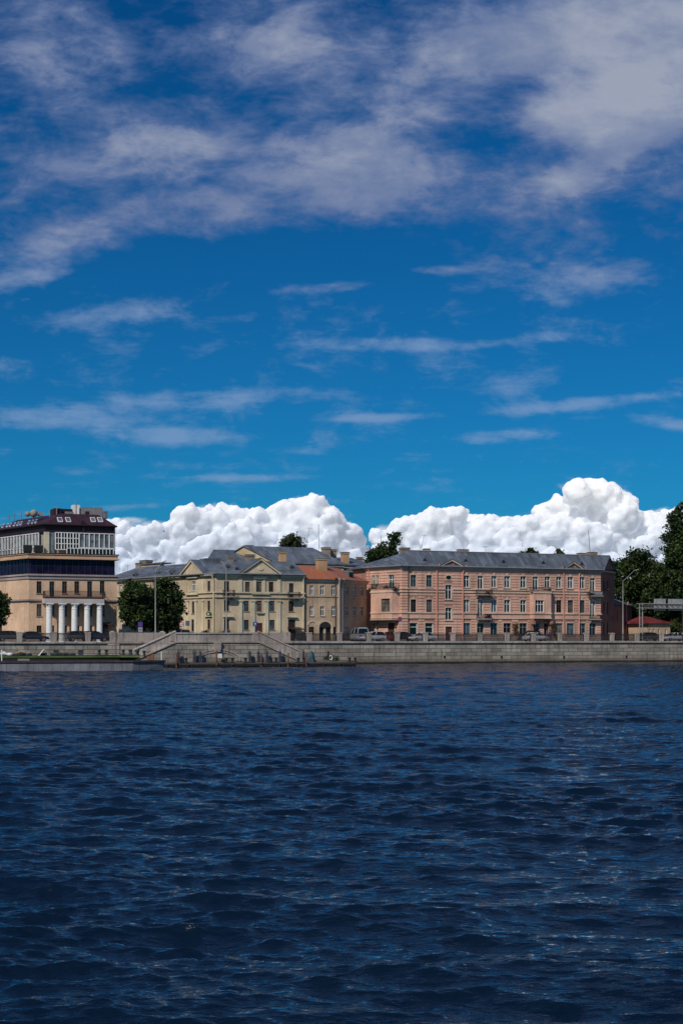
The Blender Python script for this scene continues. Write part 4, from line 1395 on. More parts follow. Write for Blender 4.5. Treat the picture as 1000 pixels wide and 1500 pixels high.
# ---------------------------------------------------------------- railings
def fence(name, label, pxs, posts, style):
    rt = empty(name, (*Qp(QF.hit(pxs[0], .35), .35), GZ), TH, label, 'fence')
    fr = Fr(QF.pt(0, .35), TH)
    us = [fr.hit(p) for p in pxs]
    zt = GZ + 1.22
    for u, ps in zip(us, posts):
        if not ps: continue
        a = MB()
        a.hexa([fr.w(u + x * .33, d * .33, GZ + .021) for x, d in ((-1, -1), (1, -1), (1, 1), (-1, 1))] + [fr.w(u + x * .37, d * .37, zt + .0) for x, d in ((-1, -1), (1, -1), (1, 1), (-1, 1))])
        a.hexa([fr.w(u + x * .42, d * .42, zt + .001) for x, d in ((-1, -1), (1, -1), (1, 1), (-1, 1))] + [fr.w(u + x * .38, d * .38, zt + .12) for x, d in ((-1, -1), (1, -1), (1, 1), (-1, 1))])
        a.build('granite_post', M['granite_plain'], rt, bevel=.025)
    for i in range(len(us) - 1):
        u0, u1 = us[i] + .38, us[i + 1] - .38
        a = MB()
        for z, h in ((GZ + .12, .07), (GZ + 1.1, .09), (GZ + .9, .05), (GZ + .3, .05)):
            a.box(fr, u0, u1, -.03, .03, z, z + h)
        n = max(6, int(round((u1 - u0) / .15)))
        for k in range(n + 1):
            u = u0 + (u1 - u0) * k / n
            a.box(fr, u - .024, u + .024, -.02, .02, GZ + .17, GZ + 1.1)
            if k < n and style == 'rings':
                c = Vector(fr.w(u0 + (u1 - u0) * (k + .5) / n, 0, GZ + 1.0))
                ux = Vector((fr.dx, fr.dy, 0)); rr = .055
                a.tube([c + (ux * math.cos(t) + Vector((0, 0, 1)) * math.sin(t)) * rr for t in [2 * math.pi * q / 8 for q in range(9)]], .012, 4)
                if k % 2 == 0:
                    c2 = Vector(fr.w(u0 + (u1 - u0) * (k + 1) / n, 0, GZ + .6)) 
                    a.tube([c2 + (ux * math.cos(t) * 1.0 + Vector((0, 0, 1)) * math.sin(t) * 1.5) * .13 for t in [2 * math.pi * q / 10 for q in range(11)]], .018, 4)
        a.build('railing_panel', M['iron'], rt)
    return rt
fence('quay_railing', 'black iron quay railing between granite posts in front of the portico building', [-72, -22, 28.2, 78.8, 128.6, 163.4], [1, 1, 1, 1, 1, 0], 'rings')
fence('quay_railing', 'long black iron quay railing between granite posts right of the stairs', [424.6, 452.4, 496.6, 539.4, 581, 622.4, 662.4, 702, 741.6, 780.4, 819, 858, 895.4, 931.6, 967.6, 1003, 1039], [0] + [1] * 16, 'rings')

# ---------------------------------------------------------------- granite landing with twin stairs
LV = -7.5
fl_ = Fr(QF.pt(0, LV), TH)
U = lambda px: fl_.hit(px)
Zl = lambda px, py: fl_.z(px, py)
ld = empty('granite_landing', (*fl_.pt(U(318)), 0), TH, 'symmetrical granite landing with two stair flights and a blind arch with keystone', 'stairs')
a = MB()
a.prism(fl_, [(U(196), -2), (U(439), -2), (U(439), Zl(439, 969.5)), (U(378.5), Zl(378, 941.8)), (U(257.5), Zl(258, 941.8)), (U(196), Zl(196, 968.5))], 0, .8)
a.build('front_wall', M['wall_granite'], ld)
a = MB()
ptl = [(U(257.5), Zl(258, 941.6)), (U(196), Zl(196, 968.3))]
ptr = [(U(378.5), Zl(378, 941.6)), (U(439), Zl(439, 969.3))]
h = .22
a.prism(fl_, [ptl[1], ptl[0], ptr[0], ptr[1], (ptr[1][0], ptr[1][1] + h), (ptr[0][0] + .05, ptr[0][1] + h), (ptl[0][0] - .05, ptl[0][1] + h), (ptl[1][0], ptl[1][1] + h)], -.15, .7)
a.build('coping', M['granite_plain'], ld)
a = MB()
q = h + .003
def par(p0, p1, top0, top1, d0=.05, d1=.6):
    a.prism(fl_, [(p0[0], p0[1] + q), (p1[0], p1[1] + q), (p1[0], top1), (p0[0], top0)], d0, d1)
n = 6
zt = Zl(318, 928.6)
for k in range(n):
    u0 = U(258) + (U(378) - U(258)) * k / n; u1 = U(258) + (U(378) - U(258)) * (k + 1) / n
    par((u0 + .008, ptl[0][1]), (u1 - .008, ptl[0][1]), zt, zt)
for p, e, tp in ((ptl, 195.5, 953.5), (ptr, 438.5, 954.5)):
    for k in range(3):
        t0, t1 = k / 3, (k + 1) / 3
        f0 = [p[0][i] + (p[1][i] - p[0][i]) * t0 for i in (0, 1)]; f1_ = [p[0][i] + (p[1][i] - p[0][i]) * t1 for i in (0, 1)]
        te = Zl(e, tp)
        a_, b_ = (f0, f1_)
        ta, tb = zt + .25 + (te - zt - .25) * t0, zt + .25 + (te - zt - .25) * t1
        if e < 300: par(b_, a_, tb, ta)
        else: par(a_, b_, ta, tb)
a.build('parapet', M['granite_plain'], ld)
a = MB()
def cap(p, q_, lo=.0):
    a.prism(fl_, [p, q_, (q_[0], q_[1] + .16), (p[0], p[1] + .16)], -.06, .72)
cap((U(258), zt + .002), (U(378), zt + .002))
cap((U(196) - .0, Zl(195.5, 953.5) + .002), (U(257.4), zt + .252)); cap((U(378.6), zt + .252), (U(439), Zl(438.5, 954.5) + .002))
a.build('parapet_cap', M['granite_pale'], ld)
for px in (254, 374):
    a = MB()
    a.box(fl_, U(px) - .45, U(px) + .45, -.02, .68, zt - 1.0, zt + .22)
    a.build('parapet_post', M['granite_plain'], ld, bevel=.04)
a = MB(); a.box(fl_, U(196) - .55, U(196) + .5, -.1, .72, .2, Zl(196, 955)); a.build('stair_post', M['granite_plain'], ld, bevel=.04)
a = MB(); a.box(fl_, U(439) - .5, U(439) + .45, -.1, .72, .2, Zl(439, 955.5)); a.build('stair_post', M['granite_plain'], ld, bevel=.04)
for px in (217, 222.5):
    a = MB(); a.box(fl_, U(px) - .2, U(px) + .22, -.06, -.001, .5, Zl(px, 954.2))
    a.build('rusty_plate', plain('rust_plate', (.26, .13, .07), .8), ld)
a = MB()
a.box(fl_, U(258), U(378), .801, 7.4, -2, GZ + .01)
a.box(fl_, U(180), U(262), .801, 7.4, -2, .5); a.box(fl_, U(374), U(452), .801, 7.4, -2, .5)
a.build('platform', M['granite_plain'], ld)
for side in (0, 1):
    a = MB(); n = 16
    ua, ub = (U(258), U(203)) if side == 0 else (U(378), U(432))
    for k in range(n):
        u0 = ua + (ub - ua) * k / n; u1 = ua + (ub - ua) * (k + 1) / n
        a.box(fl_, u0, u1, .82, 5.0, .4, GZ - (GZ - .5) * (k + 1) / (n + 1))
    a.build('stair_flight', M['granite_plain'], ld)
a = MB()
za, zs = Zl(318, 956), Zl(318, 968.5)
arch_ring(a, fl_, U(291), U(346), zs, za, .22, -.07, .05, 18)
arch_ring(a, fl_, U(287), U(350), zs, za + .30, .26, -.12, .05, 18)
a.build('arch_moulding', M['granite_plain'], ld)
a = MB(); k0 = U(318)
a.prism(fl_, [(k0 - .36, Zl(318, 955.5)), (k0 + .36, Zl(318, 955.5)), (k0 + .56, Zl(318, 940.4)), (k0 - .56, Zl(318, 940.4))], -.42, .05)
a.build('keystone', M['granite_plain'], ld, bevel=.03)
# solid parapets on the quay line either side of the landing
fq = Fr(QF.pt(0, .0), TH)
for nm, lab, p0, p1, posts in (('stone_parapet', 'solid granite parapet left of the stairs, below the pair of dark trees', 163, 240.5, (165.5, 238.5)), ('stone_parapet', 'solid granite parapet right of the stairs, ending at the iron railing', 377, 424.5, (421.5,))):
    rt = empty(nm, (*fq.pt(fq.hit(p0), .3), GZ), TH, lab, 'parapet')
    a = MB(); n = 3; u0, u1 = fq.hit(p0), fq.hit(p1)
    for k in range(n): a.box(fq, u0 + (u1 - u0) * k / n + .008, u0 + (u1 - u0) * (k + 1) / n - .008, .0, .6, GZ + .021, GZ + 1.26)
    a.build('parapet_block', M['granite_plain'], rt)
    a = MB()
    for px in posts:
        u = fq.hit(px); a.box(fq, u - .36, u + .36, -.1, .7, GZ + .022, GZ + 1.34)
        a.lathe(fq.w(u, .3, GZ + 1.34), [(.34, 0), (.3, .08), (.15, .14), (.02, .16)], 10)
    a.build('parapet_post', M['granite_plain'], rt)
# quay pilaster under the parapet start
a = MB(); u = fq.hit(166); a.box(fq, u - .8, u + .8, -.17, .02, -1, 3.04); a.build('wall_pilaster', M['wall_granite'], qw)

# ---------------------------------------------------------------- pontoon pier
PV = -14.6
fp = Fr(QF.pt(0, PV), TH)
rust_hull = granite('pier_hull_paint', (.075, .045, .035), 2.2, 2.0, wall=False)
pr = empty('floating_pier', (*fp.pt(fp.hit(380)), 0), TH, 'low dark brown floating pier moored along the granite landing', 'pier')
u0, u1 = fp.hit(232), fp.hit(521)
a = MB(); a.box(fp, u0, u1, .0, 6.0, -.6, .36); a.build('hull', rust_hull, pr)
a = MB()
n = 40
for k in range(n): a.box(fp, u0 + (u1 - u0) * k / n + .012, u0 + (u1 - u0) * (k + 1) / n - .012, -.08, 6.1, .361, .52)
a.build('deck', plain('weathered_deck', (.075, .06, .05), .9, vary=.3), pr)
a = MB(); a.box(fp, u0, u1, -.14, -.001, .1, .3); a.build('rubbing_strip', M['black'], pr)
for k in range(9):
    u = u0 + (u1 - u0) * (k + .5) / 9 + random.uniform(-.8, .8)
    a = MB()
    c = Vector(fp.w(u, -.24, .1)); ux = Vector((fp.dx, fp.dy, 0))
    a.tube([c + (ux * math.cos(t) + Vector((0, 0, 1)) * math.sin(t)) * .24 for t in [2 * math.pi * q / 12 for q in range(13)]], .1, 6)
    a.build('tyre_fender', M['black'], pr, smooth=True)

def copies(make, spots, group):
    """make() gives the first thing at the origin; spots: (x, y, z, rz, label)"""
    first = make()
    for i, (x, y, z, rz, lab) in enumerate(spots):
        o = first if i == 0 else copy_tree(first)
        o.location = (x, y, z); o.rotation_euler = (0, 0, rz)
        o['label'] = lab; o['group'] = group
O0 = Fr((0, 0), 0)
def mk_pile():
    rt = empty('mooring_post', label='x', cat='post')
    a = MB(); a.box(O0, -.17, .17, -.12, .12, -.6, 1.45); a.build('post_body', plain('blue_grey_post', (.045, .055, .085), .6, vary=.3), rt, bevel=.02)
    a = MB(); c = Vector((0, 0, 1.58)); a.tube([c + Vector((math.cos(t), 0, math.sin(t))) * .12 for t in [2 * math.pi * q / 10 for q in range(11)]], .025, 5)
    a.build('ring', M['iron'], rt); return rt
fpl = Fr(QF.pt(0, -8.05), TH)
pl_lab = ['blue grey mooring post below the left stair, beside the rusty plates', 'blue grey mooring post left of the arch, left of a close pair', 'blue grey mooring post left of the arch, right of a close pair',
          'blue grey mooring post just right of the arch', 'blue grey mooring post second to the right of the arch', 'blue grey mooring post third to the right of the arch', 'blue grey mooring post in front of the sloping right stair', 'blue grey mooring post at the foot of the right stair']
copies(mk_pile, [(*fpl.pt(fpl.hit(px)), .5, TH, l) for px, l in zip((261.5, 285, 293.5, 366, 378.4, 391, 410, 444.4), pl_lab)], 'mooring posts along the landing')
def mk_pole():
    rt = empty('pier_pole', label='x', cat='pole')
    a = MB(); a.tube([(0, 0, -.9), (0, 0, 1.75)], .11, 10); a.lathe((0, 0, 1.75), [(.11, 0), (.13, .02), (.13, .06), (.02, .12)], 10)
    a.build('pole_shaft', plain('rusty_pole', (.16, .075, .045), .75, vary=.35), rt, smooth=True)
    a = MB(); a.lathe((0, 0, .35), [(.15, 0), (.15, .1)], 10); a.build('pole_collar', M['iron'], rt); return rt
fpo = Fr(QF.pt(0, PV - .2), TH)
copies(mk_pole, [(*fpo.pt(fpo.hit(px)), .0 + dz, TH, l) for px, dz, l in ((258.5, .1, 'rusty brown pole at the left end of the pier'), (317.4, .35, 'tall rusty brown pole on the pier in front of the keystone'), (382.4, 0, 'rusty brown pole on the pier among the posts right of the arch'), (422, 0, 'rusty brown pole on the pier in front of the right stair'), (449, 0, 'rusty brown pole on the pier just past the right stair foot'))], 'rusty poles on the pier')
def mk_boll(col):
    def f():
        rt = empty('bollard', label='x', cat='bollard')
        a = MB(); a.box(O0, -.75, .75, -.22, .22, 0, .09); a.build('base_plate', col, rt)
        for s in (-.42, .42):
            a = MB(); a.lathe((s, 0, .09), [(.2, 0), (.17, .05), (.16, .42), (.25, .46), (.25, .54), (.1, .58), (.01, .59)], 12); a.build('bollard_post', col, rt, smooth=True)
        return rt
    return f
fb_ = Fr(QF.pt(0, PV + 1.0), TH)
bl_lab = ['black double bollard on the pier by its left end', 'black double bollard on the pier below the arch', 'black double bollard on the pier right of the arch', 'black double bollard on the pier before the right stair', 'black double bollard on the pier at the right stair foot', 'black double bollard on the right tip of the pier']
copies(mk_boll(M['black']), [(*fb_.pt(fb_.hit(px)), .521, TH, l) for px, l in zip((268, 336, 364, 400, 441, 516), bl_lab)], 'double bollards on the pier')
# lone dark pile with a white lifebuoy
rt = empty('mooring_pile', (*fp.pt(fp.hit(501), 5.0), .5), TH, 'tall dark timber pile with white ring buoy near the right end of the pier', 'post')
fx = Fr(fp.pt(fp.hit(501), 5.0), TH)
a = MB(); a.tube([fx.w(0, 0, -.2), fx.w(0, 0, 2.0)], .16, 10); a.build('pile_shaft', M['door_dark'], rt, smooth=True)
a = MB(); c = Vector(fx.w(.38, 0, 1.1)); a.tube([c + (Vector((fx.dx, fx.dy, 0)) * math.cos(t) * .7 + Vector((0, 0, 1)) * math.sin(t)) * .3 for t in [2 * math.pi * q / 14 for q in range(15)]], .07, 8)
a.build('ring_buoy', M['white'], rt, smooth=True)
# white notice board on the landing wall
rt = empty('notice_board', (*fpl.pt(fpl.hit(322)), .5), TH, 'small white notice board on a post in front of the arch', 'sign')
fx = Fr(fpl.pt(fpl.hit(322)), TH)
a = MB(); a.box(fx, -.3, .3, -.04, .02, fx.z(322, 964), fx.z(322, 957.8)); a.build('board', M['white'], rt)
a = MB(); a.tube([fx.w(0, .06, .5), fx.w(0, .06, fx.z(322, 958.4))], .03, 6); a.build('sign_post', M['iron'], rt)
# teal tarpaulin
rt = MB()
fx = Fr(fp.pt(fp.hit(472.6), 4.2), TH)
n = 22
prof = []
for i in range(9):
    h_ = i / 8
    prof.append((.46 * (1 - .55 * h_ ** 2) if h_ < 1 else .05, .52 + 1.55 * h_))
b = len(rt.v)
for r_, z_ in prof:
    for k in range(n):
        t = 2 * math.pi * k / n
        q = r_ * (1 + .16 * math.sin(5 * t + z_ * 2))
        x, y = fx.pt(q * math.cos(t), q * .7 * math.sin(t)); rt.v.append((x, y, z_))
for i in range(8):
    for k in range(n):
        k2 = (k + 1) % n; rt.f.append((b + i * n + k, b + i * n + k2, b + (i + 1) * n + k2, b + (i + 1) * n + k))
rt.f.append(tuple(b + 8 * n + k for k in range(n)))
e = empty('covered_post', (*fx.P, .52), TH, 'teal tarpaulin draped over an upright on the right part of the pier', 'tarpaulin')
rt.build('tarpaulin', plain('teal_tarp', (.03, .085, .105), .7, vary=.3), e, smooth=True)
# low planks stacked
for px, z_, l in ((458, .0, 'flat stack of grey planks on the pier left of the teal tarpaulin'), (487, .0, 'flat stack of grey planks on the pier right of the teal tarpaulin')):
    fx = Fr(fp.pt(fp.hit(px), 4.8), TH); a = MB()
    for j in range(3): a.box(fx, -1.5 + j * .05, 1.5 - j * .08, -.4, .4, .53 + j * .07, .53 + j * .07 + .06)
    tag(a.build('plank_stack', plain('grey_plank', (.2, .18, .16), .9), None), l, 'planks', 'plank stacks on the pier')

# ---------------------------------------------------------------- barge
bA = (-.1464 * 164, 164.0)
fbg = Fr(bA, R(15.5))
T_ = (-.1239 * 166.6, 166.6)
bg = empty('moored_barge', (*bA, 0), fbg.ang, 'flat grey steel barge with green turf strip moored before the left quay', 'barge')
uL = fbg.hit(-45)
hull_m = granite('barge_paint', (.21, .22, .25), 1.5, 6, wall=False)
Tb = (T_[0] - 2.2, T_[1] + 2.0); Lb = fbg.pt(uL, 14)
a = MB()
top = [fbg.pt(uL), bA, T_, Tb, Lb]
zd = 1.1
bot = [(p[0] + (0 if i in (0, 4) else -.5 if i != 1 else -.15), p[1]) for i, p in enumerate(top)]
b = 0
a.v += [(x, y, -.8) for x, y in bot] + [(x, y, zd) for x, y in top]
a.f += [tuple(range(5, 10)), tuple(reversed(range(5)))] + [(i, (i + 1) % 5, 5 + (i + 1) % 5, 5 + i) for i in range(5)]
a.build('hull', hull_m, bg)
a = MB(); 
fbe = Fr(bA, math.atan2(T_[1] - bA[1], T_[0] - bA[0])); lE = math.hypot(T_[0] - bA[0], T_[1] - bA[1])
a.box(fbg, uL, -.0, -.12, .05, zd - .1, zd + .12); a.box(fbe, .0, lE, -.12, .05, zd - .1, zd + .12)
a.build('rubbing_strake', plain('strake', (.05, .035, .035), .7, vary=.3), bg)
a = MB(); n = 20
for k in range(n): a.box(fbg, uL + (-.6 - uL) * k / n + .01, uL + (-.6 - uL) * (k + 1) / n - .01, .2, 3.0, zd + .004, zd + .05)
a.build('deck_plate', plain('deck_plate', (.11, .085, .08), .8, vary=.3), bg)
a = MB()
inn = [fbg.pt(uL, 3), fbg.pt(-1.2, 3), fbg.pt(-.6, 10.5), (Tb[0] - .8, Tb[1] - 1.6), fbg.pt(uL, 12)]
a.column(inn, zd + .003, zd + .42); a.build('hatch_coaming', M['black'], bg)
a = MB(); a.column([(x, y) for x, y in inn], zd + .424, zd + .62)
turf_m = leaf_mat('turf', (.04, .075, .015), (.10, .15, .035)); a.build('turf', turf_m, bg)
a = MB()
for px, l in ((34.5, 1.3), ):
    u = fbg.hit(px, .4); a.box(fbg, u - l / 2, u + l / 2, .2, .5, zd + .08, zd + .34)
a.build('fender_board', M['paving'], bg)
def onb(px, d): return fbg.pt(fbg.hit(px, d), d)
zt = zd + .62
copies(mk_boll(plain('dark_green_paint', (.014, .03, .022), .6)), [(*onb(px, d), z_, fbg.ang, l) for px, d, z_, l in ((150.5, 7, zt, 'dark green double bollard alone on the turf in mid barge'), (185.5, 7.5, zt, 'dark green double bollard near the barge bow, leftmost of three'), (196.5, 6, zt, 'dark green double bollard near the barge bow, middle of three'), (206, 5, zt - .1, 'dark green double bollard near the barge bow, rightmost of three'))], 'double bollards on the barge')
# white folded tarp tent
fx = Fr(onb(63.5, 6), fbg.ang)
tt = empty('tarp_tent', (*fx.P, zt), fbg.ang, 'small white tarpaulin tent open at one end on the barge turf', 'tent')
a = MB()
for sg in (-1, 1):
    a.slab([fx.w(sg * .55 if sg < 0 else .75, -.5, zt), fx.w(.05, -.5, zt + .75), fx.w(.05, .9, zt + .75), fx.w(sg * .55 if sg < 0 else .75, .9, zt)], .04)
a.build('canvas', M['white'], tt)
a = MB(); a.box(fx, -.3, .4, -.2, .6, zt + .01, zt + .3); a.build('dark_hollow', M['black'], tt)  # black block stands for the shaded hollow under the canvas
def heap(name, label, px, d, w_, h_, mat, cat, seed):
    fx = Fr(onb(px, d), fbg.ang); rr = random.Random(seed)
    a = MB()
    for k in range(7):
        x = (k / 6 - .5) * w_; r_ = rr.uniform(.2, .34)
        a.ball(fx.w(x, rr.uniform(-.3, .3), zt + r_ * .5 + rr.uniform(0, max(.01, h_ - .5))), r_, 1.2, 1, .75)
    return tag(a.build(name, mat, None, smooth=True), label, cat)
heap('sack_heap', 'heap of tan and brown sacks on the left part of the barge', 24, 6, 1.6, .7, plain('tan_sack', (.24, .155, .075), .9, vary=.4), 'sacks', 3)
heap('tarp_heap', 'crumpled white sheet heap at the far left of the barge', 10.5, 6, 1.0, .6, plain('dirty_white_sheet', (.5, .5, .5), .8, vary=.5), 'tarpaulin', 5)
heap('cover_heap', 'dark green covered heap beside the tan sacks on the barge', 34, 5.5, 1.5, .4, plain('dark_cover', (.02, .03, .025), .8), 'tarpaulin', 8)
heap('cover_heap', 'low dark heap in the middle of the barge between the two bins', 92, 5, 2.4, .45, plain('dark_cover', (.02, .03, .025), .8), 'tarpaulin', 9)
for px, l in ((82.3, 'dark grey upright bin on the barge left of the low dark heap'), (118.2, 'dark grey upright bin on the barge right of the low dark heap')):
    fx = Fr(onb(px, 8), fbg.ang); b_ = empty('storage_bin', (*fx.P, zt), fbg.ang, l, 'bin', 'bins on the barge')
    a = MB(); a.hexa([fx.w(x * .25, y * .25, zt) for x, y in ((-1, -1), (1, -1), (1, 1), (-1, 1))] + [fx.w(x * .3, y * .3, zt + .55) for x, y in ((-1, -1), (1, -1), (1, 1), (-1, 1))]); a.build('bin_body', plain('bin_grey', (.05, .055, .07), .6), b_)
    a = MB(); a.box(fx, -.33, .33, -.33, .33, zt + .551, zt + .63); a.build('lid', M['iron'], b_)
for px, d, h_, l in ((2.6, 1.5, 1.25, 'thin white pole at the left edge of the barge'), (241, .0, 1.0, 'short white post at the tip of the barge bow')):
    x, y = onb(px, d) if px < 100 else (T_[0] - .4, T_[1] - .2)
    a = MB(); a.tube([(x, y, zd), (x, y, zd + h_)], .06, 8); a.lathe((x, y, zd + h_), [(.09, 0), (.09, .06), (.01, .1)], 8)
    tag(a.build('marker_post', M['white'], None), l, 'post')

# ---------------------------------------------------------------- lamps, signs, gantry
def lamp(px, v, py_top, arms, label, zb=GZ):
    fr = Fr(QF.pt(0, v), TH); u = fr.hit(px); h_ = fr.z(px, py_top)
    rt = empty('street_lamp', (*fr.pt(u), zb), TH, label, 'street lamp', 'tall street lamps on the quay')
    a = MB(); a.lathe(fr.w(u, 0, zb), [(.16, 0), (.16, .9), (.1, 1.0), (.06, h_ - zb - 1.4)], 10); a.build('pole', M['steel_pale'], rt, smooth=True)
    for dx, dv, up in arms:
        top = Vector(fr.w(u, 0, h_ - 1.5)); end = Vector(fr.w(u + dx, dv, h_ + up))
        a = MB(); a.tube([top, top + Vector((0, 0, .5)), top.lerp(end, .45) + Vector((0, 0, .25)), end], [.055, .05, .04, .035], 7); ar = a.build('arm', M['steel_pale'], rt, smooth=True)
        dr = (end - top); dr.z *= .25; dr.normalize()
        a = MB()
        sd = Vector((-dr.y, dr.x, 0)).normalized()
        e0, e1 = end - dr * .1, end + dr * .85
        a.hexa([e0 - sd * .09, e1 - sd * .14, e1 + sd * .14, e0 + sd * .09, e0 - sd * .07 + Vector((0, 0, .12)), e1 - sd * .1 + Vector((0, 0, .1)), e1 + sd * .1 + Vector((0, 0, .1)), e0 + sd * .07 + Vector((0, 0, .12))])
        a.build('lamp_head', M['iron_grey'], ar)
    return rt
lamp(227.6, 5, 826, [(1.0, .4, .15)], 'tall street lamp standing in front of the pair of dark trees')
lamp(331.4, 4.0, 823, [(-2.0, 1.5, -1.9), (.35, 3.0, .1)], 'tall street lamp with two heads in front of the cream building')
lamp(912, 14, 843, [(1.9, -.5, .8)], 'street lamp standing in front of the annex and the right trees')

def sign(px, v, items, label, py_top, name='road_sign'):
    fr = Fr(QF.pt(0, v), TH); u = fr.hit(px)
    rt = empty(name, (*fr.pt(u), GZ), TH, label, 'road sign')
    a = MB(); a.tube([fr.w(u, .06, GZ), fr.w(u, .06, fr.z(px, py_top))], .035, 7); a.build('sign_post', M['iron_grey'], rt)
    for kind, y0, y1, col, marks in items:
        z0, z1 = fr.z(px, y1), fr.z(px, y0); c = (z0 + z1) / 2; h_ = (z1 - z0) / 2
        a = MB()
        if kind == 'disc': a.prism(fr, ring(fr, u, c, h_, h_, 24), -.03, .02)
        else: a.prism(fr, [(u - h_ * kind, z0), (u + h_ * kind, z0), (u + h_ * kind, z1), (u - h_ * kind, z1)], -.03, .02)
        o = a.build('sign_plate', plain('sign_' + '_'.join(str(int(c * 100)) for c in col), col, .5, vary=.05), rt)
        for mk, mcol in marks:
            b = MB()
            if mk == 'inner': b.prism(fr, ring(fr, u, c, h_ * .72, h_ * .72, 24), -.04, -.031)
            if mk == 'bar': b.prism(fr, [(u - h_ * .6, c - h_ * .12), (u + h_ * .6, c - h_ * .12), (u + h_ * .6, c + h_ * .12), (u - h_ * .6, c + h_ * .12)], -.05, -.041)
            if mk == 'slash': b.prism(fr, [(u - h_ * .6, c + h_ * .4), (u - h_ * .4, c + h_ * .6), (u + h_ * .6, c - h_ * .4), (u + h_ * .4, c - h_ * .6)], -.05, -.041)
            if mk == 'arrow':
                b.prism(fr, [(u - h_ * .14, c - h_ * .7), (u + h_ * .14, c - h_ * .7), (u + h_ * .14, c + .1 * h_), (u - h_ * .14, c + .1 * h_)], -.04, -.031)
                b.prism(fr, [(u - h_ * .45, c + .1 * h_), (u + h_ * .45, c + .1 * h_), (u, c + h_ * .75)], -.04, -.031)
            b.build('sign_mark', plain('mark_' + '_'.join(str(int(c * 100)) for c in mcol), mcol, .5, vary=.05), o)
BL, WH, RD = (.02, .07, .26), (.7, .7, .7), (.45, .03, .03)
sign(205.6, 6, [(.95, 911.3, 918.2, (.10, .06, .26), []), (.9, 919, 926, (.35, .35, .37), [('bar', (.1, .1, .12))])], 'purple blue square road sign over a grey plate, under the left tree', 911)
sign(265.8, 6, [('disc', 911, 918.2, RD, [('inner', WH), ('bar', (.3, .28, .28))])], 'round white road sign with red rim left of the cream gable bay', 911)
sign(274.6, 9, [(.8, 909.5, 917, (.10, .14, .24), [])], 'plain dull blue road sign standing just right of the round red rimmed sign', 909)
sign(373.6, 5, [(.95, 911, 917.6, BL, [('arrow', WH)])], 'blue square road sign with white arrow before the cream building', 911)
sign(585.6, 6, [('disc', 903.5, 910.6, RD, [('inner', (.05, .09, .3)), ('slash', RD)]), (1.1, 911.2, 914.8, (.5, .45, .42), [])], 'round blue road sign with red rim and slash before the pink corner', 903)

# sign gantry
fg = Fr(QF.pt(0, 4.2), TH)
gy = empty('sign_gantry', (*fg.pt(fg.hit(938.5)), GZ), TH, 'pale steel lattice gantry carrying road sign backs at the right edge', 'gantry')
ug, ug2 = fg.hit(938.6), fg.hit(938.6) + 22
zt0, zt1 = fg.z(938, 891), fg.z(938, 884.5)
for up in (ug, ug2):
    a = MB()
    for s in (-.28, .28): a.tube([fg.w(up + s, 0, GZ), fg.w(up + s, 0, zt1)], .09, 8)
    k = GZ + .4
    while k < zt0 - .7:
        a.tube([fg.w(up - .28, 0, k), fg.w(up + .28, 0, k)], .05, 6); k += 1.15
    a.build('gantry_leg', M['steel_pale'], gy, smooth=True)
a = MB()
for d in (-.35, .35):
    for z in (zt0, zt1): a.tube([fg.w(ug - .6, d, z), fg.w(ug2 + .6, d, z)], .07, 7)
    n = 22
    for k in range(n):
        s0 = ug + (ug2 - ug) * k / n; s1 = ug + (ug2 - ug) * (k + 1) / n
        a.tube([fg.w(s0, d, zt1 if k < 6 else (zt0 if k % 2 else zt1)), fg.w(s1, d, zt0 if k < 6 else (zt1 if k % 2 else zt0))], .04, 5)
        a.tube([fg.w(s0, -.35, zt1), fg.w(s0, .35, zt1)], .03, 5)
a.build('truss', M['steel_pale'], gy)
for px0, px1 in ((960, 977), (980.8, 1002), (1006, 1024)):
    a = MB(); a.box(fg, fg.hit(px0), fg.hit(px1), .45, .52, fg.z(970, 894.2), fg.z(970, 877.2))
    o = a.build('sign_panel', plain('sign_back', (.33, .33, .32), .5, vary=.12), gy)
    a = MB()
    for q in (.2, .8):
        s = fg.hit(px0) + (fg.hit(px1) - fg.hit(px0)) * q; a.box(fg, s - .05, s + .05, .40, .448, fg.z(970, 894), fg.z(970, 877.5))
    a.build('panel_rib', M['steel_pale'], o)
# red roofed pavilion
fv = Fr(QF.pt(0, 24), TH)
u0, u1 = fv.hit(946), fv.hit(984)
pv = empty('red_roofed_pavilion', (*fv.pt(u0), GZ), TH, 'low pavilion with red hipped roof under the right trees', 'building')
ze = fv.z(960, 913); zr = fv.z(958, 903.3, 3)
op = []
for px in (951, 957, 965, 975): window(pv, fv, op, px - 1.1, px + 1.3, 921.5, 929, 'white_frame', 'glass_dark', mull=0, trans=None)
w = MB(); wall(w, fv, u0 + .4, u1 - .4, GZ - .3, ze, op); w.box(fv, u0 + .42, u1 - .42, .3, 6.4, GZ - .3, ze - .02); w.build('wall', M['beige_dark'], pv)
r = MB()
c = [fv.w(u0 - .2, -.5, ze), fv.w(u1 + .3, -.5, ze), fv.w(u1 + .3, 7, ze), fv.w(u0 - .2, 7, ze)]
p0, p1 = fv.w(u0 + .6, 3.2, zr), fv.w(u0 + (u1 - u0) * .42, 3.2, zr)
for q in ([c[0], c[1], p1, p0], [c[1], c[2], p1], [c[2], c[3], p0, p1], [c[3], c[0], p0]): r.slab(q, .08)
r.build('roof', M['roof_red'], pv)
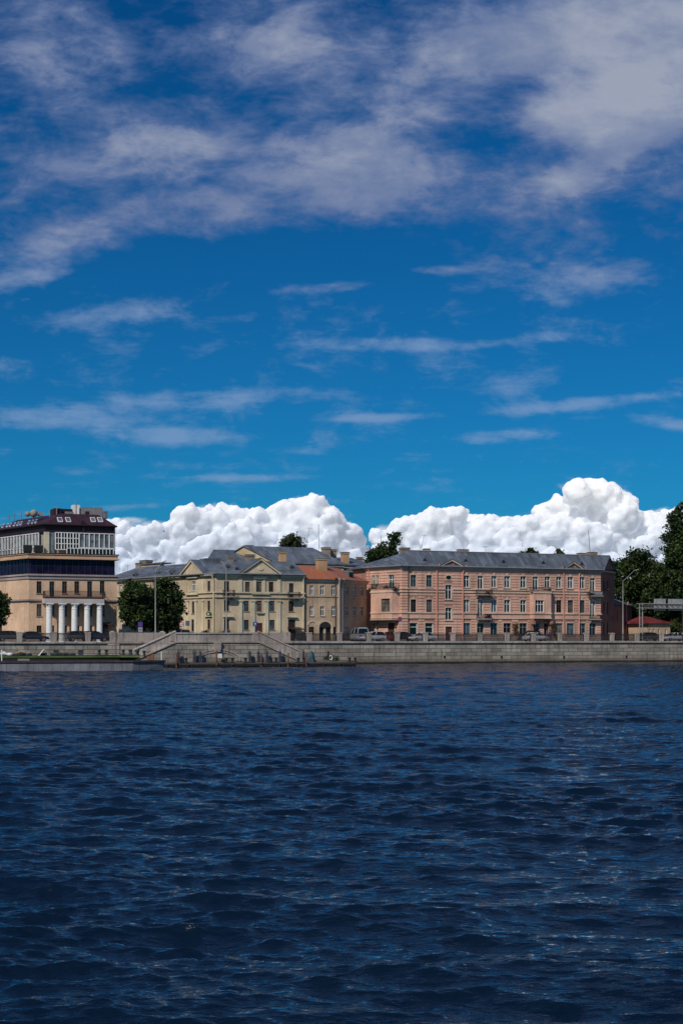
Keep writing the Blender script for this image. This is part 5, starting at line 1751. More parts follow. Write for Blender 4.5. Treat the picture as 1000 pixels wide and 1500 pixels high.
# ================================================================ VEHICLES
def car(px, v, label, paint, kind='sedan', flip=False, L=4.4, ang=0.0, cat='car', group='vehicles parked along the quay'):
    fr = Fr(QF.pt(0, v), TH); u = fr.hit(px)
    rt = empty('parked_car' if kind != 'van' else 'parked_van', (0, 0, 0), 0, label, cat, group)
    hw = .86 if kind != 'van' else .95
    if kind == 'sedan':
        low = [(-2.2, .55, .62), (-2.12, .82, .80), (-1.5, .92, .86), (-.5, .93, .86), (.8, .92, .86), (1.5, .84, .84), (2.05, .70, .76), (2.2, .50, .60)]
        cab = [(-1.55, .92), (-.95, 1.40), (-.5, 1.46), (.1, 1.45), (.45, 1.38), (1.1, .90)]
    elif kind == 'hatch':
        low = [(-2.0, .6, .7), (-1.95, .92, .82), (-1.3, .95, .86), (0, .95, .86), (.8, .94, .86), (1.4, .88, .84), (1.9, .72, .76), (2.02, .5, .62)]
        cab = [(-1.9, .93), (-1.6, 1.44), (-1.0, 1.53), (-.1, 1.53), (.35, 1.45), (1.15, .92)]
    elif kind == 'suv':
        low = [(-2.25, .65, .72), (-2.2, 1.02, .86), (-1.4, 1.08, .9), (0, 1.08, .9), (.9, 1.06, .9), (1.6, 1.0, .88), (2.15, .85, .82), (2.28, .6, .68)]
        cab = [(-2.15, 1.05), (-1.85, 1.66), (-1.2, 1.76), (-.1, 1.76), (.4, 1.66), (1.15, 1.05)]
    else:
        low = [(-2.6, .55, .9), (-2.58, 1.25, .95), (-1.5, 1.28, .97), (0, 1.28, .97), (1.4, 1.26, .97), (1.9, 1.2, .95), (2.45, 1.0, .88), (2.6, .6, .75)]
        cab = [(-2.58, 1.25), (-2.52, 2.05), (-2.2, 2.16), (.9, 2.16), (1.3, 2.02), (2.05, 1.2)]
    sx = L / (low[-1][0] - low[0][0])
    bm = MB(); nst = len(low)
    zb0 = .3
    for x, zt, w in low:
        w = w * hw / .86
        for y, z in ((-w * .9, zb0), (-w, zb0 + .18), (-w, zt - .14), (-w * .93, zt - .03), (-w * .6, zt), (w * .6, zt), (w * .93, zt - .03), (w, zt - .14), (w, zb0 + .18), (w * .9, zb0)):
            bm.v.append((x * sx, y, z))
    n = 10
    for i in range(nst - 1):
        for k in range(n):
            k2 = (k + 1) % n; bm.f.append((i * n + k, i * n + k2, (i + 1) * n + k2, (i + 1) * n + k))
    bm.f.append(tuple(range(n))); bm.f.append(tuple((nst - 1) * n + k for k in reversed(range(n))))
    # roof shell and pillars
    tb, tt = .80 * hw / .86, .62 * hw / .86
    zlo = cab[0][1]; zhi = max(z for _, z in cab)
    def hwz(z): return tb + (tt - tb) * max(0, (z - zlo)) / (zhi - zlo)
    for i in range(1, len(cab) - 2):
        (xa, za), (xb, zb_) = cab[i], cab[i + 1]
        wa, wb = hwz(za), hwz(zb_)
        bm.hexa([(xa * sx, -wa, za - .05), (xb * sx, -wb, zb_ - .05), (xb * sx, wb, zb_ - .05), (xa * sx, wa, za - .05), (xa * sx, -wa, za), (xb * sx, -wb, zb_), (xb * sx, wb, zb_), (xa * sx, wa, za)])
    for (xa, za), (xb, zb_) in ((cab[0], cab[1]), (cab[-1], cab[-2]), ((cab[0][0] * .15 + cab[-1][0] * .15, zlo), (cab[2][0] * .3 + cab[3][0] * .5, zhi - .03))):
        for s in (-1, 1):
            bm.tube([(xa * sx, s * (hwz(za) + .01), za - .02), (xb * sx, s * (hwz(zb_) + .01), zb_)], .045, 5)
    body = bm.build('body', paint, rt, smooth=True)
    gl = MB(); pts = [(x * sx, z - .012) for x, z in cab]
    b = len(gl.v); m = len(pts)
    for s in (-1, 1):
        gl.v += [(x, s * (hwz(z) - .004), z) for x, z in pts]
    gl.f += [tuple(range(m)), tuple(reversed(range(m, 2 * m)))] + [(i, i + m, (i + 1) % m + m, (i + 1) % m) for i in range(m)]
    gl.build('window_glass', M['glass_dark'], rt)
    for sxn, nm in ((1, 'headlight'), (-1, 'tail_light')):
        xe = (low[-1][0] - .06 if sxn > 0 else low[0][0] + .05) * sx
        for s in (-1, 1):
            q = MB(); q.box(O0, xe - .08, xe + .03, s * .5 * hw - .14, s * .5 * hw + .14, .60 if kind != 'van' else .8, .72 if kind != 'van' else .98)
            q.build(nm, M['white'] if sxn > 0 else plain('tail_red', (.3, .01, .01), .3), rt)
    wr = .31 if kind in ('sedan', 'hatch') else .36
    for x in (low[0][0] * .62 * sx, low[-1][0] * .62 * sx):
        for s in (-1, 1):
            q = MB(); q.lathe((x, s * (hw - .2) , wr), [(.02, 0), (wr * .94, 0), (wr, .03), (wr, .17), (wr * .94, .2), (.02, .2)], 18, (0, s, 0)); t_ = q.build('wheel', M['black'], rt, smooth=True)
            q = MB(); q.lathe((x, s * (hw - .2) + s * .19, wr), [(.02, 0), (wr * .62, 0), (wr * .62, .02), (.3 * wr, .03), (.02, .03)], 12, (0, s, 0)); q.build('rim', M['steel_pale'], t_)
    rt.location = (*fr.pt(u), GZ - .01); rt.rotation_euler = (0, 0, TH + ang + (math.pi if flip else 0))
    return rt
def paint(n, c): return plain('paint_' + n, c, .25, vary=.04, spec=.6)
PW, PB, PN, PG, PR = paint('white', (.62, .63, .64)), paint('black', (.008, .008, .009)), paint('navy', (.012, .02, .05)), paint('grey', (.06, .065, .07)), paint('red', (.30, .02, .015))
car(17, 6.5, 'dark grey car parked behind the railing at the far left', PG, 'hatch')
car(48, 6.5, 'navy blue car parked left in front of the portico building', PN, 'sedan')
car(118, 7.0, 'dark grey car parked behind the railing among the portico columns', PG, 'hatch', L=4.0)
car(138.5, 6.2, 'navy blue car parked by the right end of the portico', PN, 'hatch', L=4.0)
car(526, 12.5, 'white van parked before the gap between the beige and pink buildings', paint('dull_white', (.42, .43, .44)), 'van', cat='van', L=4.6, ang=R(82))
car(546, 7.5, 'white hatchback parked at the pink corner, left of the red car', PW, 'hatch', L=3.9, flip=True)
car(566, 10.5, 'red car parked under the corner bay of the pink building', PR, 'hatch', L=3.9, flip=True)
car(590.5, 9.5, 'black car half hidden behind the white saloon', PB, 'hatch', L=3.8)
car(619, 6.8, 'white saloon parked in front of the left part of the pink building', PW, 'sedan', L=4.5, flip=True)
car(784.5, 6.8, 'white saloon parked before the middle bay of the pink building', PW, 'sedan', L=4.5)
car(784, 12.0, 'tall black off-road car behind the white saloon', PB, 'suv', L=4.4)
car(988, 6.8, 'white saloon parked at the far right edge below the trees', PW, 'sedan', L=4.7, flip=True)
car(953, 12, 'dark grey car parked in front of the red roofed pavilion', PG, 'hatch', L=4.2)
car(268.5, 9.0, 'dark car parked end-on behind the landing by the round sign', PB, 'suv', L=4.3, ang=R(80))

# ================================================================ PEOPLE
def skin_mesh(name, J, Ed, sub=2):
    me = bpy.data.meshes.new(name); keys = list(J)
    me.from_pydata([J[k][0] for k in keys], [(keys.index(a), keys.index(b)) for a, b in Ed], [])
    o = bpy.data.objects.new(name, me); COL.objects.link(o)
    o.modifiers.new('skin', 'SKIN'); 
    if not me.skin_vertices: me.skin_vertices.new()
    for i, k in enumerate(keys):
        d = me.skin_vertices[0].data[i]; r = J[k][1]
        d.radius = r if hasattr(r, '__len__') else (r, r)
        d.use_root = (i == 0)
    o.modifiers.new('sub', 'SUBSURF').levels = sub
    dg = bpy.context.evaluated_depsgraph_get(); dg.update()
    m2 = bpy.data.meshes.new_from_object(o.evaluated_get(dg))
    bpy.data.objects.remove(o); bpy.data.meshes.remove(me)
    m2.name = name
    return m2
def person(label, J, zones, mats, loc, rz, hair):
    """zones(centre) -> material index; one continuous skinned body, hair as a child"""
    Ed = [('pelvis', 'waist'), ('waist', 'chest'), ('chest', 'neck'), ('neck', 'head'), ('head', 'crown'), ('head', 'nose')]
    for s in 'LR':
        Ed += [('chest', 'sh' + s), ('sh' + s, 'el' + s), ('el' + s, 'wr' + s), ('wr' + s, 'pa' + s), ('pelvis', 'hip' + s), ('hip' + s, 'kn' + s), ('kn' + s, 'an' + s), ('an' + s, 'to' + s)]
        p = Vector(J['pa' + s][0]); dv = (p - Vector(J['wr' + s][0])).normalized(); sd = dv.cross(Vector((0, 0, 1)) if abs(dv.z) < .9 else Vector((1, 0, 0))).normalized()
        for i, (o, l) in enumerate(((-.03, .06), (-.01, .075), (.01, .07), (.03, .055))):
            J['f%d%s' % (i, s)] = (tuple(p + sd * o + dv * .035), .009); J['g%d%s' % (i, s)] = (tuple(p + sd * o + dv * (.03 + l) + Vector((0, 0, -.015))), .008)
            Ed += [('pa' + s, 'f%d%s' % (i, s)), ('f%d%s' % (i, s), 'g%d%s' % (i, s))]
        J['th' + s] = (tuple(p + sd * .05 - dv * .01 + Vector((0, 0, -.01))), .010); Ed.append(('pa' + s, 'th' + s))
    m = skin_mesh('person', J, Ed)
    for k in mats: m.materials.append(k)
    for poly in m.polygons:
        poly.material_index = zones(poly.center); poly.use_smooth = True
    o = bpy.data.objects.new('person', m); COL.objects.link(o)
    tag(o, label, 'person')
    o.location = loc; o.rotation_euler = (0, 0, rz)
    h = Vector(J['head'][0]); b = MB(); b.ball((h.x - .02, h.y, h.z + .05), .115, 1.05, .9, 1.0, 12)
    q = b.build('hair', hair, None, smooth=True); q.parent = o
    return o
SK = plain('skin', (.45, .25, .18), .6, vary=.05); JB = plain('blue_jacket', (.012, .03, .20), .8, vary=.15); TR = plain('dark_trousers', (.02, .02, .025), .85); HR = plain('dark_hair', (.02, .013, .009), .7); SH = plain('dark_shoes', (.015, .012, .012), .6)
# the cyclist: x forward
J = {'pelvis': ((-.12, 0, .98), (.15, .13)), 'waist': ((-.02, 0, 1.16), (.15, .12)), 'chest': ((.14, 0, 1.38), (.17, .14)), 'neck': ((.24, 0, 1.52), .06), 'head': ((.28, 0, 1.64), (.09, .1)), 'crown': ((.27, 0, 1.74), .07), 'nose': ((.375, 0, 1.63), .018)}
for s, y in (('L', 1), ('R', -1)):
    J['sh' + s] = ((.16, .17 * y, 1.42), .065); J['el' + s] = ((.34, .24 * y, 1.2), .048); J['wr' + s] = ((.52, .25 * y, 1.06), .035); J['pa' + s] = ((.58, .25 * y, 1.04), (.035, .022))
    J['hip' + s] = ((-.10, .1 * y, .93), .1)
J['knL'] = ((.30, .12, .80), .07); J['anL'] = ((.16, .12, .46), .045); J['toL'] = ((.32, .12, .42), .04)
J['knR'] = ((.22, -.12, .62), .07); J['anR'] = ((.06, -.12, .22), .045); J['toR'] = ((.22, -.12, .19), .04)
fr = Fr(QF.pt(0, 4.6), TH)
def zc_(c):
    if c.z > 1.53 or (c.x > .5 and c.z > .98): return 2
    if c.z > 1.0: return 0
    if c.z < .26 and c.x > .0 or (c.z < .47 and c.y > 0 and c.x > .2): return 3
    return 1
cx, cy = fr.pt(fr.hit(803.5))
person('person in a blue jacket and dark trousers riding a bicycle along the quay', J, zc_, [JB, TR, SK, SH], (cx, cy, GZ), TH, HR)
bk_ = empty('bicycle', (0, 0, 0), 0, 'dark bicycle ridden by the person in the blue jacket', 'bicycle')
BKM = plain('bike_frame', (.10, .02, .018), .4)
for x in (-.5, .56):
    a = MB(); c = Vector((x, 0, .34)); a.tube([c + Vector((math.cos(t), 0, math.sin(t))) * .325 for t in [2 * math.pi * q / 24 for q in range(25)]], .02, 6); w_ = a.build('wheel', M['black'], bk_, smooth=True)
    a = MB()
    for q in range(12): a.tube([c, c + Vector((math.cos(q * math.pi / 6), 0, math.sin(q * math.pi / 6))) * .31], .004, 4)
    a.lathe((x, -.04, .34), [(.03, 0), (.03, .08)], 8, (0, 1, 0)); a.build('spokes', M['iron_grey'], w_)
a = MB()
for p, q in (((-.5, 0, .34), (.02, 0, .29)), ((.02, 0, .29), (-.17, 0, .86)), ((-.5, 0, .34), (-.14, 0, .76)), ((-.14, 0, .76), (.40, 0, .80)), ((.02, 0, .29), (.42, 0, .72)), ((.38, 0, .98), (.56, 0, .34))): a.tube([p, q], .02, 6)
a.build('frame', BKM, bk_)
a = MB(); a.tube([(.40, 0, .96), (.44, 0, 1.03)], .016, 6); a.tube([(.56, -.28, 1.02), (.48, -.1, 1.03), (.48, .1, 1.03), (.56, .28, 1.02)], .014, 6); a.build('handlebar', M['iron'], bk_)
a = MB(); a.ball((-.18, 0, .89), .12, 1.1, .6, .3); a.build('saddle', M['black'], bk_, smooth=True)
a = MB(); a.tube([(.02, .08, .29), (.12, .09, .42)], .014, 5); a.tube([(.02, -.08, .29), (.0, -.09, .17)], .014, 5); a.box(O0, .06, .18, .08, .17, .41, .43); a.box(O0, -.02, .14, -.17, -.08, .155, .175); a.build('crank', M['iron_grey'], bk_)
bk_.location = (cx, cy, GZ); bk_.rotation_euler = (0, 0, TH)

# ================================================================ TREES
def leaf_cloud(blobs, n, size, seed, clump=.16, up=.25):
    rg = np.random.default_rng(seed)
    B = np.array([tuple(b[:4]) + (b[4] if len(b) > 4 else 1.0,) for b in blobs], float)
    wgt = B[:, 3] ** 2 * B[:, 4] if B.shape[1] > 4 else B[:, 3] ** 2
    ncl = max(30, n // 26)
    bi = rg.choice(len(B), ncl, p=wgt / wgt.sum())
    d = rg.normal(size=(ncl, 3)); d /= np.linalg.norm(d, axis=1, keepdims=True)
    rad = rg.uniform(.4, 1.18, ncl)
    rz = B[bi, 4] if B.shape[1] > 4 else np.ones(ncl)
    cc = B[bi, :3] + d * (rad * B[bi, 3])[:, None] * np.stack([np.ones(ncl), np.ones(ncl), rz], 1)
    cs = clump * B[bi, 3] * rg.uniform(.6, 1.5, ncl) + .12
    ci = rg.integers(0, ncl, n)
    p = cc[ci] + rg.normal(size=(n, 3)) * cs[ci][:, None] * np.array([1, 1, .7])
    nr = rg.normal(size=(n, 3)) + np.array([0, 0, up * 3]); nr /= np.linalg.norm(nr, axis=1, keepdims=True)
    t = np.cross(nr, rg.normal(size=(n, 3))); t /= np.linalg.norm(t, axis=1, keepdims=True)
    b = np.cross(nr, t)
    s = size * rg.uniform(.6, 1.4, n)[:, None]
    bend = nr * s * .25
    v = np.stack([p - t * s, p - b * s * .55 + bend * .3, p + t * s, p + b * s * .55 + bend * .3], 1).reshape(-1, 3)
    return v
def mesh_quads(name, v, mat, root=None):
    n = len(v) // 4
    me = bpy.data.meshes.new(name)
    me.vertices.add(len(v)); me.vertices.foreach_set('co', v.astype(np.float32).ravel())
    me.loops.add(len(v)); me.loops.foreach_set('vertex_index', np.arange(len(v), dtype=np.int32))
    me.polygons.add(n); me.polygons.foreach_set('loop_start', np.arange(0, len(v), 4, dtype=np.int32))
    me.update(calc_edges=True); me.validate()
    me.materials.append(mat)
    o = bpy.data.objects.new(name, me); COL.objects.link(o); o.parent = root
    return o
def tree(name, label, x, y, z0, blobs, n, size, mat, seed, trunk_r=.22, group=None, fork=.35, cat='tree'):
    """blobs: (dx, dy, z, r[, squash]) relative to the base"""
    rr = random.Random(seed)
    rt = empty(name, (x, y, z0), 0, label, cat, group)
    a = MB()
    top = max(b[2] for b in blobs); cx_ = sum(b[0] for b in blobs) / len(blobs); cy_ = sum(b[1] for b in blobs) / len(blobs)
    fz = min(b[2] - b[3] * .6 for b in blobs); fz = max(fz, 1.2) if trunk_r < .5 else max(fz, 1.8)
    m = [(0, 0, -.3), (cx_ * .1 + rr.uniform(-.1, .1), cy_ * .1, fz * .5), (cx_ * .3, cy_ * .3, fz + .4), (cx_ * .8, cy_ * .8, (fz + top) / 2), (cx_, cy_, top)]
    a.tube(m, [trunk_r * 1.3, trunk_r, trunk_r * .85, trunk_r * .5, trunk_r * .12], 9)
    st = Vector(m[2])
    for b in blobs:
        e = Vector(b[:3]); md = st.lerp(e, .5) + Vector((rr.uniform(-.4, .4), rr.uniform(-.4, .4), rr.uniform(0, .6)))
        a.tube([st.lerp(Vector(m[1]), .15), md, e], [trunk_r * .5, trunk_r * .3, trunk_r * .08], 6)
        for k in range(3):
            q = e + Vector((rr.uniform(-1, 1), rr.uniform(-1, 1), rr.uniform(-.3, .9))) * b[3] * .8
            a.tube([md.lerp(e, .4), q], [trunk_r * .2, trunk_r * .05], 5)
    tk = a.build('trunk', M['bark'], None, smooth=True); tk.parent = rt
    mesh_quads('crown', leaf_cloud(blobs, n, size, seed), mat, rt)
    return rt
def tree_px(name, label, base_px, v, blobs_px, n, size, mat, seed, frame=FF, z0=GZ, depth_scale=1.0, **k):
    """blobs_px: (px, py, radius_px[, dv])"""
    fr = Fr(QF.pt(0, v), TH); x0, y0 = fr.pt(fr.hit(base_px))
    rr = random.Random(seed); bl = []
    for b in blobs_px:
        dv = b[3] if len(b) > 3 else rr.uniform(-.5, .5) * b[2] * .1
        u = fr.hit(b[0], dv); x, y = fr.pt(u, dv)
        bl.append((x - x0, y - y0, fr.z(b[0], b[1], dv) - z0, b[2] / F * y))
    return tree(name, label, x0, y0, z0, bl, n, size, mat, seed, **k)
tree_px('broadleaf_tree', 'small dark tree cut by the left edge of the photo', 2, 9, [(3, 881, 9), (-8, 878, 13), (7, 893, 6), (-3, 900, 11), (1, 910, 6), (-16, 890, 15), (-2, 872, 6)], 4400, .2, M['leaf'], 21, trunk_r=.2)
tree_px('broadleaf_tree', 'left tree of the dark pair in front of the cream wing', 209, 15, [(196, 862, 11), (203, 872, 13), (187, 874, 10), (207, 886, 15), (188, 889, 13), (200, 902, 15), (214, 897, 12), (184, 903, 9), (193, 914, 8), (180, 884, 5), (211, 864, 6), (213, 914, 8)], 10500, .22, M['leaf'], 22, trunk_r=.26)
tree_px('broadleaf_tree', 'right tree of the dark pair in front of the cream wing', 246, 16, [(240, 855, 9), (232, 864, 11), (248, 864, 10), (229, 879, 14), (247, 881, 16), (259, 875, 8), (242, 898, 17), (258, 893, 11), (228, 900, 13), (253, 909, 11), (236, 915, 11), (264, 884, 5), (225, 918, 7), (249, 919, 8), (255, 856, 4)], 13500, .22, M['leaf'], 23, trunk_r=.28)
tree_px('broadleaf_tree', 'olive tree top rising behind the yellow gabled house', 428, 60, [(428, 789, 8), (418, 796, 7), (436, 795, 8), (430, 800, 9), (414, 801, 4), (443, 801, 5)], 2600, .24, M['leaf_c'], 24)
tree_px('broadleaf_tree', 'slanting dark tree crown behind the left hip of the pink roof', 560, 52, [(577, 790, 8), (570, 801, 9), (558, 806, 8), (547, 815, 9), (560, 818, 9), (538, 826, 7), (581, 784, 5), (527, 836, 7), (546, 826, 8), (575, 812, 8)], 6000, .25, M['leaf_b'], 25)
tree_px('broadleaf_tree', 'small tree top peeping over the middle of the pink roof', 774, 60, [(776, 811, 6), (768, 814, 5), (784, 813, 5), (790, 815, 3.5), (760, 815, 3.5)], 1500, .25, M['leaf'], 26)
tree_px('broadleaf_tree', 'tiny tree top peeping over the right part of the pink roof', 818, 60, [(818, 811, 5), (814, 814, 4), (823, 814, 3)], 800, .25, M['leaf'], 27)
tree_px('broadleaf_tree', 'broad dark tree behind the annex and the street lamp', 925, 36, [(930, 818, 14), (914, 832, 15), (944, 822, 15), (922, 850, 20), (948, 845, 19), (905, 850, 10), (960, 838, 13), (912, 868, 15), (934, 872, 18), (954, 868, 16), (925, 892, 15), (944, 893, 14)], 19000, .27, M['leaf'], 28, trunk_r=.4)
tree_px('broadleaf_tree', 'dark tree with low crown between the broad tree and the tall tree', 972, 30, [(966, 838, 13), (972, 858, 16), (958, 880, 15), (978, 880, 16), (968, 896, 13), (990, 893, 14), (984, 905, 12)], 12000, .27, M['leaf'], 29, trunk_r=.4)
tree_px('broadleaf_tree', 'tall dark tree towering at the right edge of the photo', 1003, 24, [(986, 765, 13), (996, 752, 9), (1004, 770, 15), (984, 788, 12), (1000, 797, 18), (983, 810, 11), (990, 822, 16), (1008, 825, 20), (982, 842, 14), (998, 852, 20), (1012, 790, 18), (986, 868, 15), (1010, 872, 18), (1002, 741, 5), (1014, 752, 12)], 22000, .27, M['leaf'], 30, trunk_r=.5)
tree_px('broadleaf_tree', 'low dark tree beside the red roofed pavilion at the right edge', 996, 27, [(990, 918, 9), (1000, 912, 12), (996, 926, 9), (1010, 920, 13)], 5000, .2, M['leaf_b'], 31, trunk_r=.18)
tree_px('broadleaf_tree', 'dark backdrop tree directly behind the pavilion roof', 940, 48, [(935, 905, 12), (950, 900, 14), (965, 905, 14), (980, 905, 14), (928, 918, 12), (945, 918, 13), (963, 920, 13), (980, 920, 13)], 10000, .28, M['leaf'], 32, trunk_r=.3)
# potted conifers flanking the entrance below the middle bay
for px, l in ((755, 'slim olive topiary in a pot left of the middle bay'), (811.5, 'slim olive topiary in a pot right of the middle bay')):
    fr = Fr(QF.pt(0, 20.6), TH); x, y = fr.pt(fr.hit(px))
    t_ = empty('potted_topiary', (x, y, GZ), 0, l, 'plant', 'potted topiaries by the pink building')
    mesh_quads('foliage', leaf_cloud([(0, 0, 2.75, .48, .6), (.05, 0, 2.2, .3), (0, 0, 1.7, .34), (0, 0, 1.15, .3)], 900, .09, 40 + int(px)), leaf_mat('topiary_leaf', (.05, .035, .012), (.14, .10, .035)), t_)
    a = MB(); a.lathe((0, 0, 0), [(.26, 0), (.34, .5), (.36, .55), (.3, .55)], 12); q = a.build('pot', M['chimney'], None, smooth=True); q.parent = t_
    a = MB(); a.tube([(0, 0, .5), (0, 0, 2.6)], .04, 6); q = a.build('stem', M['bark'], None); q.parent = t_
def plant(name, label, px, v, blobs, n, size, mat, z, seed, base=None):
    fr = Fr(QF.pt(0, v), TH); x, y = fr.pt(fr.hit(px))
    t_ = empty(name, (x, y, z), TH, label, 'plant')
    mesh_quads('foliage', leaf_cloud(blobs, n, size, seed), mat, t_)
    a = MB()
    for b in blobs: a.tube([(b[0] * .4, b[1], 0), b[:3]], .02, 4)
    q = a.build('stem', M['bark'], None); q.parent = t_
plant('weed_bush', 'dark weeds growing at the wall foot right of the teal tarpaulin', 486, -7.6, [(-.8, 0, .4, .35), (-.3, 0, .5, .4), (.3, 0, .55, .42), (.8, 0, .4, .3)], 700, .09, M['leaf_b'], .5, 51)
fr = Fr(FF.pt(0, -1.6), TH)
for px, l in ((301.5, 'long dark flower trough before the cream corner'), (331.5, 'dark flower trough below the cream balcony, right of the lamp')):
    x, y = fr.pt(fr.hit(px)); t_ = empty('flower_trough', (x, y, GZ), TH if px > 316 else LA, l, 'planter')
    mesh_quads('foliage', leaf_cloud([(-.5, 0, 1.25, .3), (0, 0, 1.35, .3), (.5, 0, 1.25, .3)], 500, .09, 60 + int(px)), M['leaf'], t_)
    a = MB(); a.box(O0, -.8, .8, -.2, .2, .5, 1.1); a.box(O0, -.7, -.6, -.15, .15, 0, .499); a.box(O0, .6, .7, -.15, .15, 0, .499); q = a.build('trough', M['door_dark'], None); q.parent = t_
# flower boxes on the pink balconies
for px, py, fr, d, l, c in ((577.5, 862.5, fl, -1.1, 'flower box of red blooms and dark leaves on the corner balcony', (.03, .04, .015)), (565, 861, fl, -1.1, 'terracotta red flower pot on the corner balcony', (.30, .07, .04)), (713, 869.5, f, -.8, 'box of reddish plants on the upper balcony left of the middle bay', (.12, .06, .03)), (713.5, 903.5, f, -.7, 'box of dark plants on the lower balcony left of the middle bay', (.02, .03, .015)), (864.5, 870.5, f, -.8, 'box of dark plants on the rightmost upper balcony', (.02, .035, .015))):
    u = fr.hit(px, d); x, y = fr.pt(u, d); z = fr.z(px, py, d) - .2
    t_ = empty('flower_box', (x, y, z), fr.ang, l, 'planter')
    mesh_quads('foliage', leaf_cloud([(-.3, 0, .3, .2), (.1, 0, .34, .22), (.4, 0, .28, .18)], 260, .07, int(px)), leaf_mat('box_leaf', tuple(q * .5 for q in c), c), t_)
    a = MB(); a.box(O0, -.5, .5, -.12, .12, 0, .22); q = a.build('box', M['door_dark'], None); q.parent = t_
# a gull
a = MB(); c = Vector(((240 - 500) / F * 150, 150, H + (HY - 779) / F * 150))
a.ball(c, .13, 1.8, .8, .7)
for s in (-1, 1):
    a.hexa([c + Vector((.1, s * .05, .02)), c + Vector((-.12, s * .05, .02)), c + Vector((-.1 + .1, s * .55, .3)), c + Vector((.06 + .1, s * .55, .3)), c + Vector((.1, s * .05, .05)), c + Vector((-.12, s * .05, .05)), c + Vector((-.1 + .1, s * .55, .32)), c + Vector((.06 + .1, s * .55, .32))])
    a.hexa([c + Vector((.16, s * .55, .3)), c + Vector((.0, s * .55, .3)), c + Vector((-.15, s * .95, .22)), c + Vector((-.1, s * .95, .22)), c + Vector((.16, s * .55, .32)), c + Vector((.0, s * .55, .32)), c + Vector((-.15, s * .95, .24)), c + Vector((-.1, s * .95, .24))])
a.v = [tuple(c + (Vector(p) - c) * .36) for p in a.v]
tag(a.build('bird', M['iron'], None), 'small dark bird flying before the white cloud above the cream wing', 'bird')
# ================================================================ WATER
def water():
    gmax, gmin = math.log(420.0), math.log(5.5)
    rows = 1900
    yy = np.exp(np.linspace(gmin, gmax, rows))
    tin = np.linspace(0, 1, 380)[1:]
    hwid = 2.2 + .29 * yy
    wide = 46 + .42 * yy                      # the waves go on well past both edges of the view
    k = np.linspace(0, 1, 230)[1:]
    outer = hwid[:, None] + (wide - hwid)[:, None] * (k ** 1.35)[None, :]
    half = np.concatenate([hwid[:, None] * tin[None, :], outer], 1)
    X = np.concatenate([-half[:, ::-1], np.zeros((rows, 1)), half], 1)
    tt = X[0]
    Y = np.repeat(yy[:, None], len(tt), 1)
    dy = np.gradient(yy)[:, None]
    dx = np.gradient(X, axis=1)
    rg = np.random.default_rng(5)
    Z = np.zeros_like(X); DX = np.zeros_like(X); DY = np.zeros_like(X)
    N = 230
    gust = np.zeros_like(X)
    for _ in range(12):
        gl = rg.uniform(2.5, 22); gt = rg.uniform(0, math.pi)
        gust += np.sin(2 * math.pi / gl * (math.cos(gt) * X * .45 + math.sin(gt) * Y) + rg.uniform(0, 6.28))
    gust = np.clip(1 + .10 * gust, .5, 1.5)
    lam = np.exp(rg.uniform(math.log(.11), math.log(6.0), N))
    lam.sort()
    main = R(-97)
    for l in lam:
        spread = .34 if l > .9 else .5
        th = main + rg.normal() * spread
        k = 2 * math.pi / l
        kx, ky = k * math.cos(th), k * math.sin(th)
        # slope contribution per wave
        s = .026 * (1.0 if l < 1.15 else (1.15 / l) ** .7) * (1.0 if l > .3 else (l / .3) ** .3) * rg.uniform(.6, 1.4)
        A = s / k
        step = np.maximum(np.abs(dy * math.sin(th)), np.abs(dx * math.cos(th)))
        fade = np.clip((l / step - 2.2) / 2.0, 0, 1)
        ph = kx * X + ky * Y + rg.uniform(0, 2 * math.pi)
        sn = np.sin(ph); cs = np.cos(ph)
        if l < .6: fade = fade * gust
        Z += A * fade * cs
        q = .9
        DX -= q * A * fade * (kx / k) * sn; DY -= q * A * fade * (ky / k) * sn
    # gusts: patches of rougher and calmer water
    mod = np.zeros_like(X)
    for _ in range(10):
        l = rg.uniform(12, 40); th = rg.uniform(0, math.pi); mod += np.sin(2 * math.pi / l * (math.cos(th) * X * .5 + math.sin(th) * Y) + rg.uniform(0, 6.28))
    mod = 1 + .05 * mod
    Z *= mod; DX *= mod; DY *= mod
    return X + DX, Y + DY, Z
X, Y, Z = water()
nr, nc = X.shape
v = np.stack([X, Y, Z], 2).reshape(-1, 3)
i = np.arange(nr * nc, dtype=np.int32).reshape(nr, nc)
q = np.stack([i[:-1, :-1], i[:-1, 1:], i[1:, 1:], i[1:, :-1]], 2).reshape(-1, 4)
# skirts out to the far sides and behind the camera so that the river has no visible end
ext = [(-900, -60, 0), (900, -60, 0), (900, 420, 0), (-900, 420, 0)]
b = nr * nc
v = np.concatenate([v, np.array(ext, float)])
sk = [[b, b + 1, i[0, -1], i[0, 0]], [b + 1, b + 2, i[-1, -1], i[0, -1]], [b + 3, b, i[0, 0], i[-1, 0]], [b + 2, b + 3, i[-1, 0], i[-1, -1]]]
me = bpy.data.meshes.new('water')
q = np.concatenate([q, np.array(sk, np.int32)])
me.vertices.add(len(v)); me.vertices.foreach_set('co', v.astype(np.float32).ravel())
me.loops.add(q.size); me.loops.foreach_set('vertex_index', q.ravel().astype(np.int32))
me.polygons.add(len(q)); me.polygons.foreach_set('loop_start', np.arange(0, q.size, 4, dtype=np.int32))
me.polygons.foreach_set('use_smooth', np.ones(len(q), bool))
me.update(calc_edges=True)
m, t, bs = base_mat('river_water')
tc = t.node('ShaderNodeTexCoord').outputs['Object']
x, y, z = t.sep(tc)
n1 = t.noise(t.comb(t.math('MULTIPLY', x, .55), y, z), 5.5, 4, .6)
n2 = t.noise(t.comb(t.math('MULTIPLY', x, .5), y, z), 1.3, 3, .6)
bp = t.node('ShaderNodeBump'); bp.inputs['Strength'].default_value = .55; bp.inputs['Distance'].default_value = .10
